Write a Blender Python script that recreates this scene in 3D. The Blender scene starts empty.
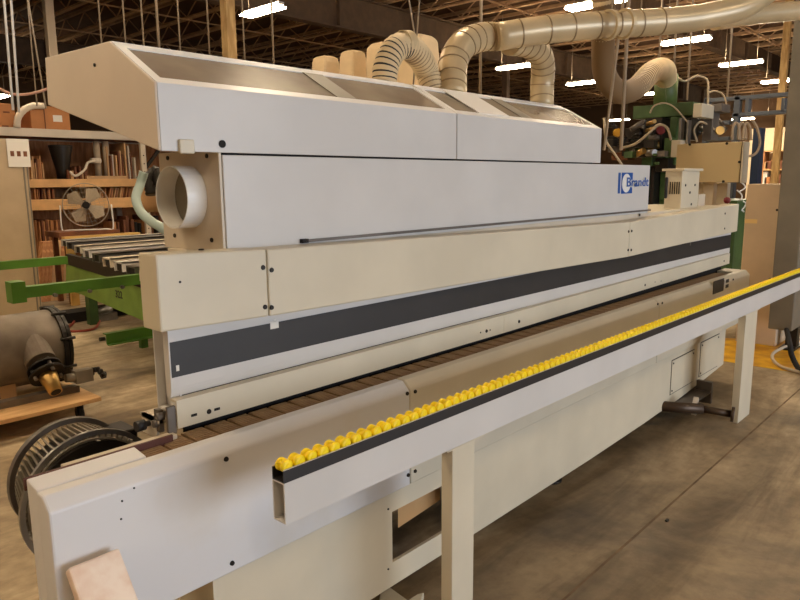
import bpy, math, random
from mathutils import Vector, Matrix
random.seed(7)
sc = bpy.context.scene
COL = sc.collection
R = math.radians

# ------------------------------------------------------------------ camera
F = 685.0
CAM = Vector((0, -1.9, 1.65))
_vx = Vector((640, -125, F)).normalized()
_a = 35.0
_D = Vector((_a, (640*_a + F*F)/125.0, F)).normalized()
_Z = -_D
_Y = _Z.cross(_vx)
AX = (_vx, _Y, _Z)                     # world axes seen from the lens (right, down, forward)
def ray(px, py):
    v = Vector((px-400, py-300, F))
    return Vector((AX[0].dot(v), AX[1].dot(v), AX[2].dot(v)))
def P(px, py, x=None, y=None, z=None, d=None):
    """point of the place seen at a pixel, on a plane x=, y=, z= or at forward distance d="""
    r = ray(px, py)
    if x is not None: t = (x-CAM.x)/r.x
    elif y is not None: t = (y-CAM.y)/r.y
    elif z is not None: t = (z-CAM.z)/r.z
    else: t = d/F
    return CAM + r*t
cd = bpy.data.cameras.new('camera'); cam = bpy.data.objects.new('camera', cd); COL.objects.link(cam)
right = Vector((AX[0].x, AX[1].x, AX[2].x)); down = Vector((AX[0].y, AX[1].y, AX[2].y)); fwd = Vector((AX[0].z, AX[1].z, AX[2].z))
m3 = Matrix((right, -down, -fwd)).transposed()
cam.matrix_world = Matrix.Translation(CAM) @ m3.to_4x4()
cd.sensor_width = 36; cd.lens = F/800*36; cd.clip_end = 200
sc.camera = cam

# ------------------------------------------------------------------ materials
def lin(c): return tuple(((v/255)/12.92 if v/255 <= .04045 else ((v/255+.055)/1.055)**2.4) for v in c) + (1,)
MATS = {}
def mat(name, rgb, rough=.5, metal=0, var=0.0, scale=4, rgb2=None, bump=0, detail=6, stretch=None, thr=(.4,.65), spec=None):
    if name in MATS: return MATS[name]
    m = bpy.data.materials.new(name); m.use_nodes = True
    nt = m.node_tree; n = nt.nodes; l = nt.links
    b = n['Principled BSDF']
    b.inputs['Roughness'].default_value = rough; b.inputs['Metallic'].default_value = metal
    if spec is not None: b.inputs['Specular IOR Level'].default_value = spec
    b.inputs['Base Color'].default_value = lin(rgb)
    if var or rgb2 or bump:
        tc = n.new('ShaderNodeTexCoord'); mp = n.new('ShaderNodeMapping')
        l.new(tc.outputs['Object'], mp.inputs['Vector'])
        if stretch: mp.inputs['Scale'].default_value = stretch
        nz = n.new('ShaderNodeTexNoise'); nz.inputs['Scale'].default_value = scale; nz.inputs['Detail'].default_value = detail
        l.new(mp.outputs[0], nz.inputs['Vector'])
        cr = n.new('ShaderNodeValToRGB')
        cr.color_ramp.elements[0].position = thr[0]; cr.color_ramp.elements[1].position = thr[1]
        c1 = rgb2 if rgb2 else tuple(v*(1-var) for v in rgb)
        cr.color_ramp.elements[0].color = lin(c1); cr.color_ramp.elements[1].color = lin(rgb)
        l.new(nz.outputs['Fac'], cr.inputs['Fac']); l.new(cr.outputs['Color'], b.inputs['Base Color'])
        if bump:
            bp = n.new('ShaderNodeBump'); bp.inputs['Strength'].default_value = bump; bp.inputs['Distance'].default_value = .01
            l.new(nz.outputs['Fac'], bp.inputs['Height']); l.new(bp.outputs[0], b.inputs['Normal'])
    MATS[name] = m
    return m
def emis(name, rgb, s):
    m = bpy.data.materials.new(name); m.use_nodes = True
    b = m.node_tree.nodes['Principled BSDF']
    b.inputs['Base Color'].default_value = (0.8, .8, .8, 1)
    b.inputs['Emission Color'].default_value = lin(rgb); b.inputs['Emission Strength'].default_value = s
    return m
cream = mat('cream_paint', (216, 206, 182), .42, var=.04, scale=3)
cream2 = mat('cream_paint_worn_daylit', (220, 219, 218), .42, rgb2=(212, 205, 192), scale=2.2, thr=(.28, .5))  # whiter tone paints daylight onto the near base covers; mottling stands for smudges
white = mat('white_paint', (212, 209, 204), .38, var=.03, scale=3)
tan = mat('tan_paint', (214, 202, 182), .5, var=.05, scale=3)
black = mat('black_plastic', (38, 37, 38), .45)
stripe_m = mat('dark_grey_stripe', (50, 48, 48), .5, var=.1)
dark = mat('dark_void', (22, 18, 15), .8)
boltm = mat('dark_steel', (46, 42, 38), .4, metal=.6)
steel = mat('bare_steel', (150, 146, 140), .35, metal=.8, var=.15)
greysteel = mat('grey_metal', (120, 112, 104), .5, metal=.4, var=.15)
rubber = mat('rubber', (30, 28, 27), .8)
yellow = mat('yellow_plastic', (255, 224, 8), .4)
hoodwin = mat('smoky_panel', (150, 138, 120), .2, rgb2=(126, 114, 100), scale=2.5, spec=.9)
brownpad = mat('brown_pad', (172, 146, 108), .6, rgb2=(138, 108, 76), scale=8)
brownrail = mat('brown_rail', (92, 52, 42), .6)
green = mat('green_paint', (92, 142, 50), .4, var=.15)
lgreen = mat('light_green_paint', (134, 170, 76), .5, var=.12)
dgreen = mat('dark_green_paint', (74, 106, 56), .5, var=.2)
pgreen = mat('pale_green_paint', (150, 180, 140), .5)
wood = mat('plywood', (222, 182, 128), .6, rgb2=(200, 156, 104), scale=3, stretch=(1, 6, 1), bump=.05)
wood2 = mat('board_wood', (196, 140, 90), .7, rgb2=(160, 108, 64), scale=3, stretch=(6, 6, 1))
wood3 = mat('red_board_wood', (136, 84, 52), .7, rgb2=(100, 58, 36), scale=3)
wood4 = mat('pale_board_wood', (206, 164, 116), .7, var=.1)
orange = mat('orange_shelf_wood', (228, 180, 120), .6, var=.1)
card = mat('cardboard', (190, 128, 76), .75, var=.06)
paper = mat('paper', (230, 226, 216), .7)
duct = mat('duct_metal', (204, 182, 142), .3, metal=.15, var=.08)
flex = mat('flex_hose', (212, 188, 146), .6, var=.06)
bag = mat('filter_cloth', (232, 206, 164), .8, var=.07, scale=3)
tankm = mat('tank_grey', (132, 120, 104), .5, rgb2=(104, 92, 78), scale=4, metal=.2)
brass = mat('brass', (196, 160, 96), .35, metal=.8)
motorm = mat('motor_grey', (150, 140, 124), .4, metal=.4, var=.2)
bluegrey = mat('blue_grey_paint', (84, 90, 98), .5, var=.1)
navy = mat('navy_paint', (36, 48, 70), .5)
graycab = mat('grey_cabinet', (128, 120, 104), .55, var=.08)
blue = mat('logo_blue', (30, 84, 160), .4)
foam = mat('plastic_wrap', (250, 232, 214), .3, rgb2=(236, 206, 182), scale=14, thr=(.35, .6), bump=.4)
tealhose = mat('teal_hose', (166, 186, 182), .5)
redm = mat('dark_red', (110, 26, 30), .5)
rodm = mat('conduit', (176, 160, 138), .4, metal=.4)
postw = mat('yellow_wood', (200, 168, 110), .6, rgb2=(170, 134, 80), scale=3, stretch=(5, 5, 1))
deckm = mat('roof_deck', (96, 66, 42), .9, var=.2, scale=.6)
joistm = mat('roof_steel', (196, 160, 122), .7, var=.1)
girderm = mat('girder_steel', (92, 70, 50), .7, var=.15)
wallm = mat('warehouse_wall', (120, 92, 66), .9, var=.15, scale=.4)
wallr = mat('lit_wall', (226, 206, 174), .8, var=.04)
fanm = mat('fan_blade', (186, 170, 144), .4)
clearp = mat('glossy_white', (236, 234, 228), .25)

# floor concrete
def floor_material():
    m = bpy.data.materials.new('worn_concrete'); m.use_nodes = True
    nt = m.node_tree; n = nt.nodes; l = nt.links; b = n['Principled BSDF']
    tc = n.new('ShaderNodeTexCoord')
    def noise(s, det, stretch=None, dist=0):
        mp = n.new('ShaderNodeMapping'); l.new(tc.outputs['Object'], mp.inputs['Vector'])
        if stretch: mp.inputs['Scale'].default_value = stretch
        q = n.new('ShaderNodeTexNoise'); q.inputs['Scale'].default_value = s; q.inputs['Detail'].default_value = det
        q.inputs['Distortion'].default_value = dist; q.inputs['Roughness'].default_value = .6
        l.new(mp.outputs[0], q.inputs['Vector']); return q
    def ramp(src, stops):
        c = n.new('ShaderNodeValToRGB'); e = c.color_ramp.elements
        e[0].position, e[0].color = stops[0][0], stops[0][1]
        e[1].position, e[1].color = stops[-1][0], stops[-1][1]
        for p_, c_ in stops[1:-1]:
            q = e.new(p_); q.color = c_
        l.new(src, c.inputs['Fac']); return c
    big = noise(.9, 8, dist=.6); fine = noise(14, 10); streak = noise(2.2, 8, (.35, 1.6, 1), .8)
    c1 = ramp(big.outputs['Fac'], [(.3, lin((106, 91, 70))), (.5, lin((160, 141, 111))), (.72, lin((214, 194, 160)))])
    c2 = ramp(streak.outputs['Fac'], [(.38, (.55, .52, .48, 1)), (.56, (1, 1, 1, 1))])
    c3 = ramp(fine.outputs['Fac'], [(.3, (.78, .76, .74, 1)), (.6, (1.05, 1.05, 1.05, 1))])
    def mul(a, bb, f=1):
        x = n.new('ShaderNodeMix'); x.data_type = 'RGBA'; x.blend_type = 'MULTIPLY'; x.inputs[0].default_value = f
        l.new(a, x.inputs[6]); l.new(bb, x.inputs[7]); return x.outputs[2]
    col = mul(mul(c1.outputs[0], c2.outputs[0]), c3.outputs[0])
    l.new(col, b.inputs['Base Color'])
    rr = ramp(big.outputs['Fac'], [(.3, (.42,)*3+(1,)), (.7, (.7,)*3+(1,))]); l.new(rr.outputs[0], b.inputs['Roughness'])
    bp = n.new('ShaderNodeBump'); bp.inputs['Strength'].default_value = .25; bp.inputs['Distance'].default_value = .01
    l.new(fine.outputs['Fac'], bp.inputs['Height']); l.new(bp.outputs[0], b.inputs['Normal'])
    return m
concrete = floor_material()
jointm = mat('joint_filler', (136, 112, 84), .8, rgb2=(96, 78, 58), scale=6)
yfloor = mat('yellow_floor_paint', (246, 196, 24), .5, rgb2=(206, 146, 20), scale=5)

# ------------------------------------------------------------------ mesh helpers
class MB:
    def __init__(s): s.v = []; s.f = []; s.sm = []
    def add(s, vs, fs, smooth=False):
        o = len(s.v); s.v += [Vector(v) for v in vs]
        for f in fs: s.f.append([i+o for i in f]); s.sm.append(smooth)
        return s
    def box(s, x0, x1, y0, y1, z0, z1):
        if x0 > x1: x0, x1 = x1, x0
        if y0 > y1: y0, y1 = y1, y0
        if z0 > z1: z0, z1 = z1, z0
        vs = [(x, y, z) for z in (z0, z1) for y in (y0, y1) for x in (x0, x1)]
        return s.add(vs, [(0,2,3,1),(4,5,7,6),(0,1,5,4),(2,6,7,3),(0,4,6,2),(1,3,7,5)])
    def hexa(s, bot, top):
        return s.add(list(bot)+list(top), [(3,2,1,0),(4,5,6,7)]+[(i,(i+1)%4,4+(i+1)%4,4+i) for i in range(4)])
    def prism(s, pts, vec):
        n = len(pts); vec = Vector(vec); a = [Vector(p) for p in pts]
        return s.add(a+[p+vec for p in a], [tuple(range(n-1,-1,-1)), tuple(range(n,2*n))]+[(i,(i+1)%n,n+(i+1)%n,n+i) for i in range(n)])
    def xprism(s, yz, x0, x1): return s.prism([(x0, y, z) for y, z in yz], (x1-x0, 0, 0))
    def bar(s, a, b, w, h=None, up=(0,0,1)):
        h = h or w; a = Vector(a); b = Vector(b); t = (b-a).normalized(); up = Vector(up)
        if abs(t.dot(up)) > .98: up = Vector((0, 1, 0))
        sd = t.cross(up).normalized()*w/2; u = sd.cross(t).normalized()*h/2
        q = [a-sd-u, a+sd-u, a+sd+u, a-sd+u]
        return s.prism(q, b-a)
    def rings(s, ctrs, frames, rads, n=16, caps=True, smooth=True):
        vs = []; fs = []
        for c, (u, w), r in zip(ctrs, frames, rads):
            for k in range(n):
                t = 2*math.pi*k/n; vs.append(c+u*math.cos(t)*r+w*math.sin(t)*r)
        for i in range(len(ctrs)-1):
            for k in range(n):
                fs.append((i*n+k, i*n+(k+1)%n, (i+1)*n+(k+1)%n, (i+1)*n+k))
        s.add(vs, fs, smooth)
        if caps:
            o = len(s.v)-len(vs)
            s.f.append([o+k for k in range(n-1,-1,-1)]); s.sm.append(False)
            s.f.append([o+(len(ctrs)-1)*n+k for k in range(n)]); s.sm.append(False)
        return s
    def cyl(s, a, b, r, r2=None, n=16, caps=True, smooth=True):
        a = Vector(a); b = Vector(b); t = (b-a).normalized()
        u = t.orthogonal().normalized(); w = t.cross(u)
        return s.rings([a, b], [(u, w)]*2, [r, r if r2 is None else r2], n, caps, smooth)
    def lathe(s, a, axis, prof, n=24, smooth=True, caps=True):
        a = Vector(a); t = Vector(axis).normalized(); u = t.orthogonal().normalized(); w = t.cross(u)
        return s.rings([a+t*h for h, r in prof], [(u, w)]*len(prof), [max(r, 1e-4) for h, r in prof], n, caps, smooth)
    def pipe(s, a, b, ro, ri, n=32):           # open hollow pipe
        a = Vector(a); b = Vector(b); L = (b-a).length
        s.lathe(a, b-a, [(0, ri), (0, ro), (L, ro), (L, ri)], n, False, False)
        t = (b-a).normalized(); u = t.orthogonal().normalized(); w = t.cross(u)
        return s.rings([b, a], [(u, w)]*2, [ri, ri], n, False, True)
    def tube(s, pts, r, n=8, rib=0, step=None, caps=True):
        pts = smooth_path(pts, step)
        fr = []; u = None
        for i, p in enumerate(pts):
            t = (pts[min(i+1, len(pts)-1)]-pts[max(i-1, 0)]).normalized()
            if u is None: u = t.orthogonal().normalized()
            u = (u - t*u.dot(t)).normalized(); fr.append((u, t.cross(u)))
        rr = [r*(1+rib*(1 if i % 2 else -1)) for i in range(len(pts))] if not callable(r) else [r(i/(len(pts)-1))*(1+rib*(1 if i % 2 else -1)) for i in range(len(pts))]
        return s.rings(pts, fr, rr, n, caps, True)
    def ball(s, c, r, n=12, sz=1):
        k = 8
        return s.lathe(Vector(c)-Vector((0,0,r*sz)), (0,0,1), [(r*sz*(1-math.cos(math.pi*i/k)), r*math.sin(math.pi*i/k)) for i in range(k+1)], n)
    def build(s, name, material, parent=None, bevel=0, seg=2, origin=None):
        if parent is not None: o0 = parent['_o'] if '_o' in parent else (0,0,0); o0 = Vector(o0)
        elif origin is not None: o0 = Vector(origin)
        else:
            xs = [v.x for v in s.v]; ys = [v.y for v in s.v]; zs = [v.z for v in s.v]
            o0 = Vector(((min(xs)+max(xs))/2, (min(ys)+max(ys))/2, min(zs)))
        me = bpy.data.meshes.new(name)
        me.from_pydata([tuple(v-o0) for v in s.v], [], s.f)
        me.polygons.foreach_set('use_smooth', s.sm)
        me.materials.append(material); me.validate(); me.update()
        import bmesh
        bm = bmesh.new(); bm.from_mesh(me); bmesh.ops.recalc_face_normals(bm, faces=bm.faces); bm.to_mesh(me); bm.free()
        o = bpy.data.objects.new(name, me); COL.objects.link(o)
        if parent is not None:
            o.parent = parent; o['_o'] = tuple(o0)
        else:
            o.location = o0; o['_o'] = tuple(o0)
        if bevel:
            b = o.modifiers.new('bevel', 'BEVEL'); b.width = bevel; b.segments = seg; b.limit_method = 'ANGLE'; b.angle_limit = R(40)
        return o
def smooth_path(pts, step=None):
    pts = [Vector(p) for p in pts]
    if len(pts) < 3 and step is None: return pts
    out = []
    q = [pts[0]*2-pts[1]]+pts+[pts[-1]*2-pts[-2]]
    for i in range(1, len(q)-2):
        p0, p1, p2, p3 = q[i-1:i+3]
        n = 8 if step is None else max(2, int((p2-p1).length/step))
        for k in range(n):
            t = k/n
            out.append(.5*((2*p1)+(p2-p0)*t+(2*p0-5*p1+4*p2-p3)*t*t+(3*p1-p0-3*p2+p3)*t**3))
    out.append(pts[-1]); return out
def thing(name, label, cat, loc, group=None):
    o = bpy.data.objects.new(name, None); COL.objects.link(o); o.location = loc; o['_o'] = tuple(loc)
    o.empty_display_size = .1
    return tag(o, label, cat, group)
def tag(o, label, cat, group=None, kind=None):
    o['label'] = label; o['category'] = cat
    if group: o['group'] = group
    if kind: o['kind'] = kind
    return o
def struct(o): o['kind'] = 'structure'; return o
def bolts(parent, pts, axis=(0,-1,0), r=.007, name='bolt', m=None, h=.004):
    ax = Vector(axis)
    for p in pts:
        p = Vector(p); MB().cyl(p, p+ax*h, r, r*.85, 10).build(name, m or boltm, parent)
def text(body, size, loc, rx, rz, m, parent, name='lettering', bold=.0, sx=1):
    cu = bpy.data.curves.new(name, 'FONT'); cu.body = body; cu.size = size; cu.extrude = .0008; cu.offset = bold
    cu.materials.append(m)
    tmp = bpy.data.objects.new(name, cu); COL.objects.link(tmp); bpy.context.view_layer.update()
    me = bpy.data.meshes.new_from_object(tmp.evaluated_get(bpy.context.evaluated_depsgraph_get())); bpy.data.objects.remove(tmp)
    me.materials.clear(); me.materials.append(m)
    o = bpy.data.objects.new(name, me); COL.objects.link(o); o.parent = parent
    o.location = Vector(loc)-Vector(parent['_o']); o.rotation_euler = (rx, 0, rz); o.scale = (sx, 1, 1); return o
def copy_tree(o, parent=None):
    kids = list(o.children); c = o.copy(); COL.objects.link(c)
    if parent is not None: c.parent = parent
    for k in kids: copy_tree(k, c)
    return c

# ------------------------------------------------------------------ the building
fl = MB().box(-8, 46, -12, 36, -.2, 0).build('floor', concrete); struct(fl)
for o_, nm in ((MB().box(-8, 46, 36, 36.3, 0, 7.3), 'wall_back'), (MB().box(46, 46.3, -12, 36, 0, 7.3), 'wall_right'), (MB().box(-8.3, -8, -12, 36, 0, 7.3), 'wall_left'),
               (MB().box(-8, 0, -12.3, -12, 0, 7.3).box(9, 46, -12.3, -12, 0, 7.3).box(0, 9, -12.3, -12, 4.2, 7.3), 'wall_front')):
    struct(o_.build(nm, wallm))
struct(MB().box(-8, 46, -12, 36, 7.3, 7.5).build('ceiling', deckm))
# slab joint, running past the machine
struct(MB().box(-4, 30, -.694, -.684, 0, .002).build('trim_1', jointm))
j = MB()
for i in range(36):
    x = -7.5+1.5*i
    j.box(x-.07, x+.07, -12, 36, 6.62, 6.67).box(x-.05, x+.05, -12, 36, 7.2, 7.3)
    for k in range(32):
        y0 = -12+1.5*k; j.bar((x, y0, 6.67), (x, y0+.75, 7.2), .03); j.bar((x, y0+.75, 7.2), (x, y0+1.5, 6.67), .03)
struct(j.build('trim_2', joistm))
b = MB()
for i in range(12): b.box(-8, 46, -10+4*i-.02, -10+4*i+.02, 6.58, 6.62)
struct(b.build('trim_3', joistm))
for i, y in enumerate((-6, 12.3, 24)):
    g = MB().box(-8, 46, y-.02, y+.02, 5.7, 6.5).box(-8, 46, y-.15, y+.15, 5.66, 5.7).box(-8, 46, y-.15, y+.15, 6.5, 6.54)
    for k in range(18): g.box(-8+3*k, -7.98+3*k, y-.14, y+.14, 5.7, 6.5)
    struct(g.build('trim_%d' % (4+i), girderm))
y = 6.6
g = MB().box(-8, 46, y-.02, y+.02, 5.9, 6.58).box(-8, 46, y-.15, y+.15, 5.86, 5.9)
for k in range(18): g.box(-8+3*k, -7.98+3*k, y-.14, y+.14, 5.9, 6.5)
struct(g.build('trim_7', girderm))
struct(MB().box(-2.2, -2.0, 12.2, 12.4, 0, 5.66).box(20.9, 21.1, 12.2, 12.4, 0, 5.66).build('trim_8', girderm))
# posts
def postpx(px, w, y, top, m_, name, label):
    p = P(px, 40, y=y); a = P(px-w/2, 40, y=y); c = P(px+w/2, 40, y=y); hw = max((c-a).length*.5*.7, .03)
    o = MB().box(p.x-hw, p.x+hw, y-hw, y+hw, 0, top).build(name, m_, bevel=.01); tag(o, label, 'post'); return o
postpx(229, 13, 8, 6.6, postw, 'wooden_post', 'square yellowish wooden post rising to the roof behind the left half of the hood')
postpx(51, 12, 12.3, 5.66, rodm, 'steel_post', 'grey steel column rising to the roof behind the left end of the hood')

# ------------------------------------------------------------------ lights
tube_e = emis('lit_tube_diffuser', (255, 230, 194), 58)
proto = thing('ceiling_light', '', 'ceiling light', (0, 0, 5))
MB().box(-.07, .07, -.62, .62, 5.05, 5.10).build('housing', clearp, proto)
MB().xprism([(-.6, 5.03), (.6, 5.03), (.57, 5.0), (-.57, 5.0)], -.14, .14).build('diffuser', tube_e, proto)
MB().cyl((0, -.45, 5.09), (0, -.45, 6.6), .008, n=6).cyl((0, .45, 5.09), (0, .45, 6.6), .008, n=6).build('hanger', rodm, proto)
LT = [((8.85, 9.95), 'large lit ceiling light at upper left, right of the yellowish post'),
      ((13.1, 4.9), 'ceiling light at the very top edge above the hanging flexible hose'),
      ((18.1, 5.0), 'ceiling light under the duct run, nearest of the diagonal row at right'),
      ((22.8, 5.1), 'middle ceiling light of the diagonal row at upper right'),
      ((27.9, 5.3), 'ceiling light nearest the grey cabinet edge at upper right'),
      ((18.4, 10.25), 'ceiling light seen beneath the horizontal duct between its two downpipes'),
      ((23.2, 10.5), 'ceiling light just right of the second downpipe, above the hood end'),
      ((28.06, 10.3), 'small ceiling light left of the green pipe above the far machine'),
      ((9.9, 28.4), 'ceiling light at the left edge above the cardboard box'),
      (tuple(P(619, 120.5, z=5).xy), 'tiny distant ceiling light left of the hanging cords over the green machine'),
      (tuple(P(762, 121.5, z=5).xy), 'distant ceiling light behind the blue grey gantry, right of two'),
      (tuple(P(743, 119.5, z=5).xy), 'distant ceiling light behind the blue grey gantry, left of two')]
for i, (xy, lb) in enumerate(LT):
    o = proto if i == 0 else copy_tree(proto)
    if xy[0] > 45 or xy[1] > 35:
        print('light far', lb, xy); k_ = min(42/xy[0], 1); xy = (xy[0]*k_, xy[1]*k_)
    o.location = (xy[0], xy[1], 5); o['label'] = lb; o['group'] = 'ceiling lights in the hall'
for x, y in [(-1, 1.4), (3.8, 1.4), (8.6, 1.4), (13.4, .0), (18, 0), (-5.5, 1), (-5.5, -4.5), (-1, -5.2), (5.5, -5.2), (13.4, -5.2), (-1, 5.1), (3.9, 5.1), (8.6, 5.1), (23, 0), (-5, 10), (-1, 10), (4, 10)]:  # unseen fixtures, added and placed to light the machine, floor and rack
    o = copy_tree(proto); o.location = (x, y, 5); o['label'] = 'unseen ceiling light added above the aisles near the viewer'; o['group'] = 'added ceiling lights near the viewer'
# daylight through the open loading door behind the viewer
ld = bpy.data.lights.new('daylight', 'AREA'); ld.shape = 'RECTANGLE'; ld.size = 8.6; ld.size_y = 4.0; ld.energy = 640; ld.color = (.78, .87, 1)
lo = bpy.data.objects.new('daylight', ld); COL.objects.link(lo); lo.location = (4.5, -12.1, 2.1); lo.rotation_euler = (R(90), 0, 0)
w = bpy.data.worlds.new('world'); sc.world = w; w.use_nodes = True
w.node_tree.nodes['Background'].inputs[0].default_value = lin((255, 226, 190)); w.node_tree.nodes['Background'].inputs[1].default_value = .3

# ------------------------------------------------------------------ edge banding machine
M = thing('edgebanding_machine', 'long cream edgebanding machine with dark stripe, blue logo and slanted glazed hood', 'machine', (3.3, .1, 0))
YB = -.23
def px_y(px, py, yy): return P(px, py, y=yy)
# base covers: three sections with a chamfered top edge
s1 = P(410, 388, y=YB).x; s2 = P(660, 300, y=YB).x; XE = 6.07
prof = [(-.03, .865), (-.155, .865), (-.155, .9), (-.197, .9), (YB, .866), (YB, .485), (YB+.018, .485), (YB+.018, .6), (-.03, .6)]
prof0 = [(-.088, .912), (-.157, .902), (-.157, .49), (-.088, .49)]
MB().xprism(prof0, .557, .845).build('end_block', cream2, M, bevel=.004)
profF = [(-.158, .865), (-.158, .9), (-.197, .9), (YB, .866), (YB, .485), (-.158, .485)]
MB().xprism(profF, .555, s1-.002).build('base_cover', cream2, M, bevel=.006)
MB().xprism(prof, s1+.002, s2-.002).build('base_cover', cream, M, bevel=.006)
MB().xprism(prof, s2+.002, XE).box(XE-.19, XE, -.155, -.03, .865, .9).build('base_cover', cream, M, bevel=.006)
MB().box(.86, XE-.02, -.155, -.032, .5, .864).box(2.0, XE-.02, -.03, .35, .5, .86).build('base_frame', dark, M)
# lower cabinet with a rectangular hole
xa = P(392, 512, y=-.21).x; xb = P(462, 480, y=-.21).x; X0 = P(213, 585, y=-.21).x; X1 = 5.62
zt = .485; zh0 = P(392, 563, y=-.21).z; zh1 = P(392, 512, y=-.21).z
print('cab', xa, xb, X0, zh0, zh1)
def zbot(x): return .092 if x < 3.6 else .092+(x-3.6)*.052
c = MB()
c.box(X0, xa, -.21, -.195, zbot(0)-.005, zt).box(xa, xb, -.21, -.195, zh1, zt).box(xa, xb, -.21, -.195, .087, zh0)
c.prism([(xb, -.21, .087), (3.4, -.21, .094), (4.1, -.21, .107), (4.7, -.21, .128), (5.2, -.21, .158), (X1, -.21, .19), (X1, -.21, zt), (xb, -.21, zt)], (0, .015, 0))
c.box(X0, X0+.01, -.195, .0, .09, zt).box(X1-.01, X1, -.195, .4, .2, zt).build('lower_cabinet', cream, M)
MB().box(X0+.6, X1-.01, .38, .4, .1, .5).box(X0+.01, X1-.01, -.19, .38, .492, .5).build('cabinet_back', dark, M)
MB().hexa([P(398, 528, y=-.05), P(440, 500, y=-.05), P(440, 500, y=.1), P(398, 528, y=.1)],
          [P(398, 503, y=-.05), P(440, 480, y=-.05), P(440, 480, y=.1), P(398, 503, y=.1)]).build('inner_crossbar', wood, M)
# access panels on the lower cabinet
for a, b_ in (((672, 361, 393), (694, 350, 378)), ((701, 343, 375), (719, 335, 365))):
    q0 = P(a[0], a[1], y=-.21); q1 = P(b_[0], b_[1], y=-.21); z0 = P(a[0], a[2], y=-.21).z
    fr = MB().box(q0.x-.006, q1.x+.006, -.2115, -.21, z0-.006, q0.z+.006).build('access_panel', boltm, M)
    MB().box(q0.x, q1.x, -.2135, -.2115, z0, q0.z).build('panel_sheet', cream, fr)
    bolts(fr, [(q0.x+.02, -.2135, q0.z-.02), (q1.x-.02, -.2135, q0.z-.02), (q0.x+.02, -.2135, z0+.02)])
bolts(M, [P(388, 509, y=-.21), P(388, 569, y=-.21)], r=.004)
bolts(M, [P(*p, y=YB) for p in ((226, 459), (232, 563), (407, 393.5), (415, 391.5), (408, 475), (415, 471), (657.5, 304), (662, 303), (733, 279.5))], r=.008, h=.005)
bolts(M, [P(*p, y=YB) for p in ((322, 452+30), (122, 501), (121, 519), (134, 488))], r=.003, h=.002)
# display window at the far end
q0 = P(713.5, 281.5, y=YB); q1 = P(722, 291, y=YB)
MB().box(q0.x, q1.x+.02, YB-.004, YB, q1.z, q0.z).build('display_window', black, M)
q0 = P(723, 280, y=YB)
MB().box(q0.x+.02, q0.x+.05, YB-.006, YB, q0.z-.075, q0.z).build('switch_plate', white, M)
MB().box(q0.x+.06, q0.x+.13, YB-.004, YB, q0.z-.07, q0.z-.045).box(q0.x+.06, q0.x+.13, YB-.004, YB, q0.z-.03, q0.z-.005).build('push_button', black, M)
# infeed strips at the near end of the chain
MB().box(.553, .965, -.087, -.079, .88, .912).build('guide_rail', brownrail, M)
MB().box(.66, .985, -.077, -.04, .87, .905).build('infeed_plate', tan, M, bevel=.002)
# chain
MB().box(.85, XE-.19, -.153, -.032, .866, .872).build('chain_bed', dark, M)
x = .852; pads = 0
pad_me = None
while x < XE-.28:
    if pad_me is None:
        m_ = MB()
        m_.box(0, .0725, 0, .104, 0, .014)
        for k in range(7): m_.box(.004, .0685, .006+k*.0142, .0145+k*.0142, .014, .0155)
        po = m_.build('chain_pad', brownpad, None, origin=(0, 0, 0)); po.parent = M; pad_me = po
    else:
        po = pad_me.copy(); COL.objects.link(po); po.parent = M
    po.location = Vector((x, -.144, .8765))-Vector(M['_o']); x += .0825; pads += 1
print('pads', pads)
# adjusting bracket with black knob near the infeed
k0 = P(139, 426, y=.06)
MB().box(k0.x+.035, k0.x+.2, .0, .12, k0.z+.01, k0.z+.022).box(k0.x+.035, k0.x+.045, .02, .11, k0.z-.04, k0.z+.022).build('knob_bracket', tan, M)
MB().cyl(k0, k0+Vector((.04, 0, 0)), .009, n=10).cyl(k0-Vector((.01, 0, 0)), k0+Vector((.018, 0, 0)), .017, n=14).build('adjusting_knob', black, M)
# pressure beam: lower strip, striped panel
XS = 6.08
st = .914
sp = [(-.06, st), (-.06, st+.088), (-.025, st+.088), (-.025, st+.082), (-.054, st+.082), (-.054, st)]
xs = P(504, 323, y=-.06).x
def strip(x0, x1, r0, r1):
    m_ = MB(); m_.add([(x0, y_, z_+r0) for y_, z_ in sp]+[(x1, y_, z_+r1) for y_, z_ in sp], [tuple(range(5,-1,-1)), tuple(range(6,12))]+[(i,(i+1)%6,6+(i+1)%6,6+i) for i in range(6)])
    return m_
strip(.998, xs-.001, 0, 0).build('lower_strip', cream, M)
strip(xs+.001, XS, 0, .026).build('lower_strip', cream, M)
bolts(M, [P(*p, y=-.06) for p in ((209, 411.5), (486.5, 331), (519, 321.5), (645, 285), (724, 261))], r=.0085, h=.003)
for p in ((194, 415), (217, 409)):
    q = P(*p, y=-.06); MB().box(q.x-.010, q.x+.010, -.0615, -.06, q.z-.004, q.z+.004).build('slot', dark, M)
bolts(M, [P(*p, y=-.06) for p in ((480.5, 332.5), (490, 330), (655, 282), (661, 281))], r=.004, h=.002)
MB().box(1.036, XS-.02, -.004, .055, .93, 1.2).box(1.6, XS-.02, .05, .2, .93, 1.2).box(1.045, XS-.05, -.016, -.003, .86, .99).box(1.05, XS-.05, -.045, .05, .925, .99).build('pressure_beam_gap_block', dark, M)  # dark boxes, with a back plate added to stop light showing under the strip
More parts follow.
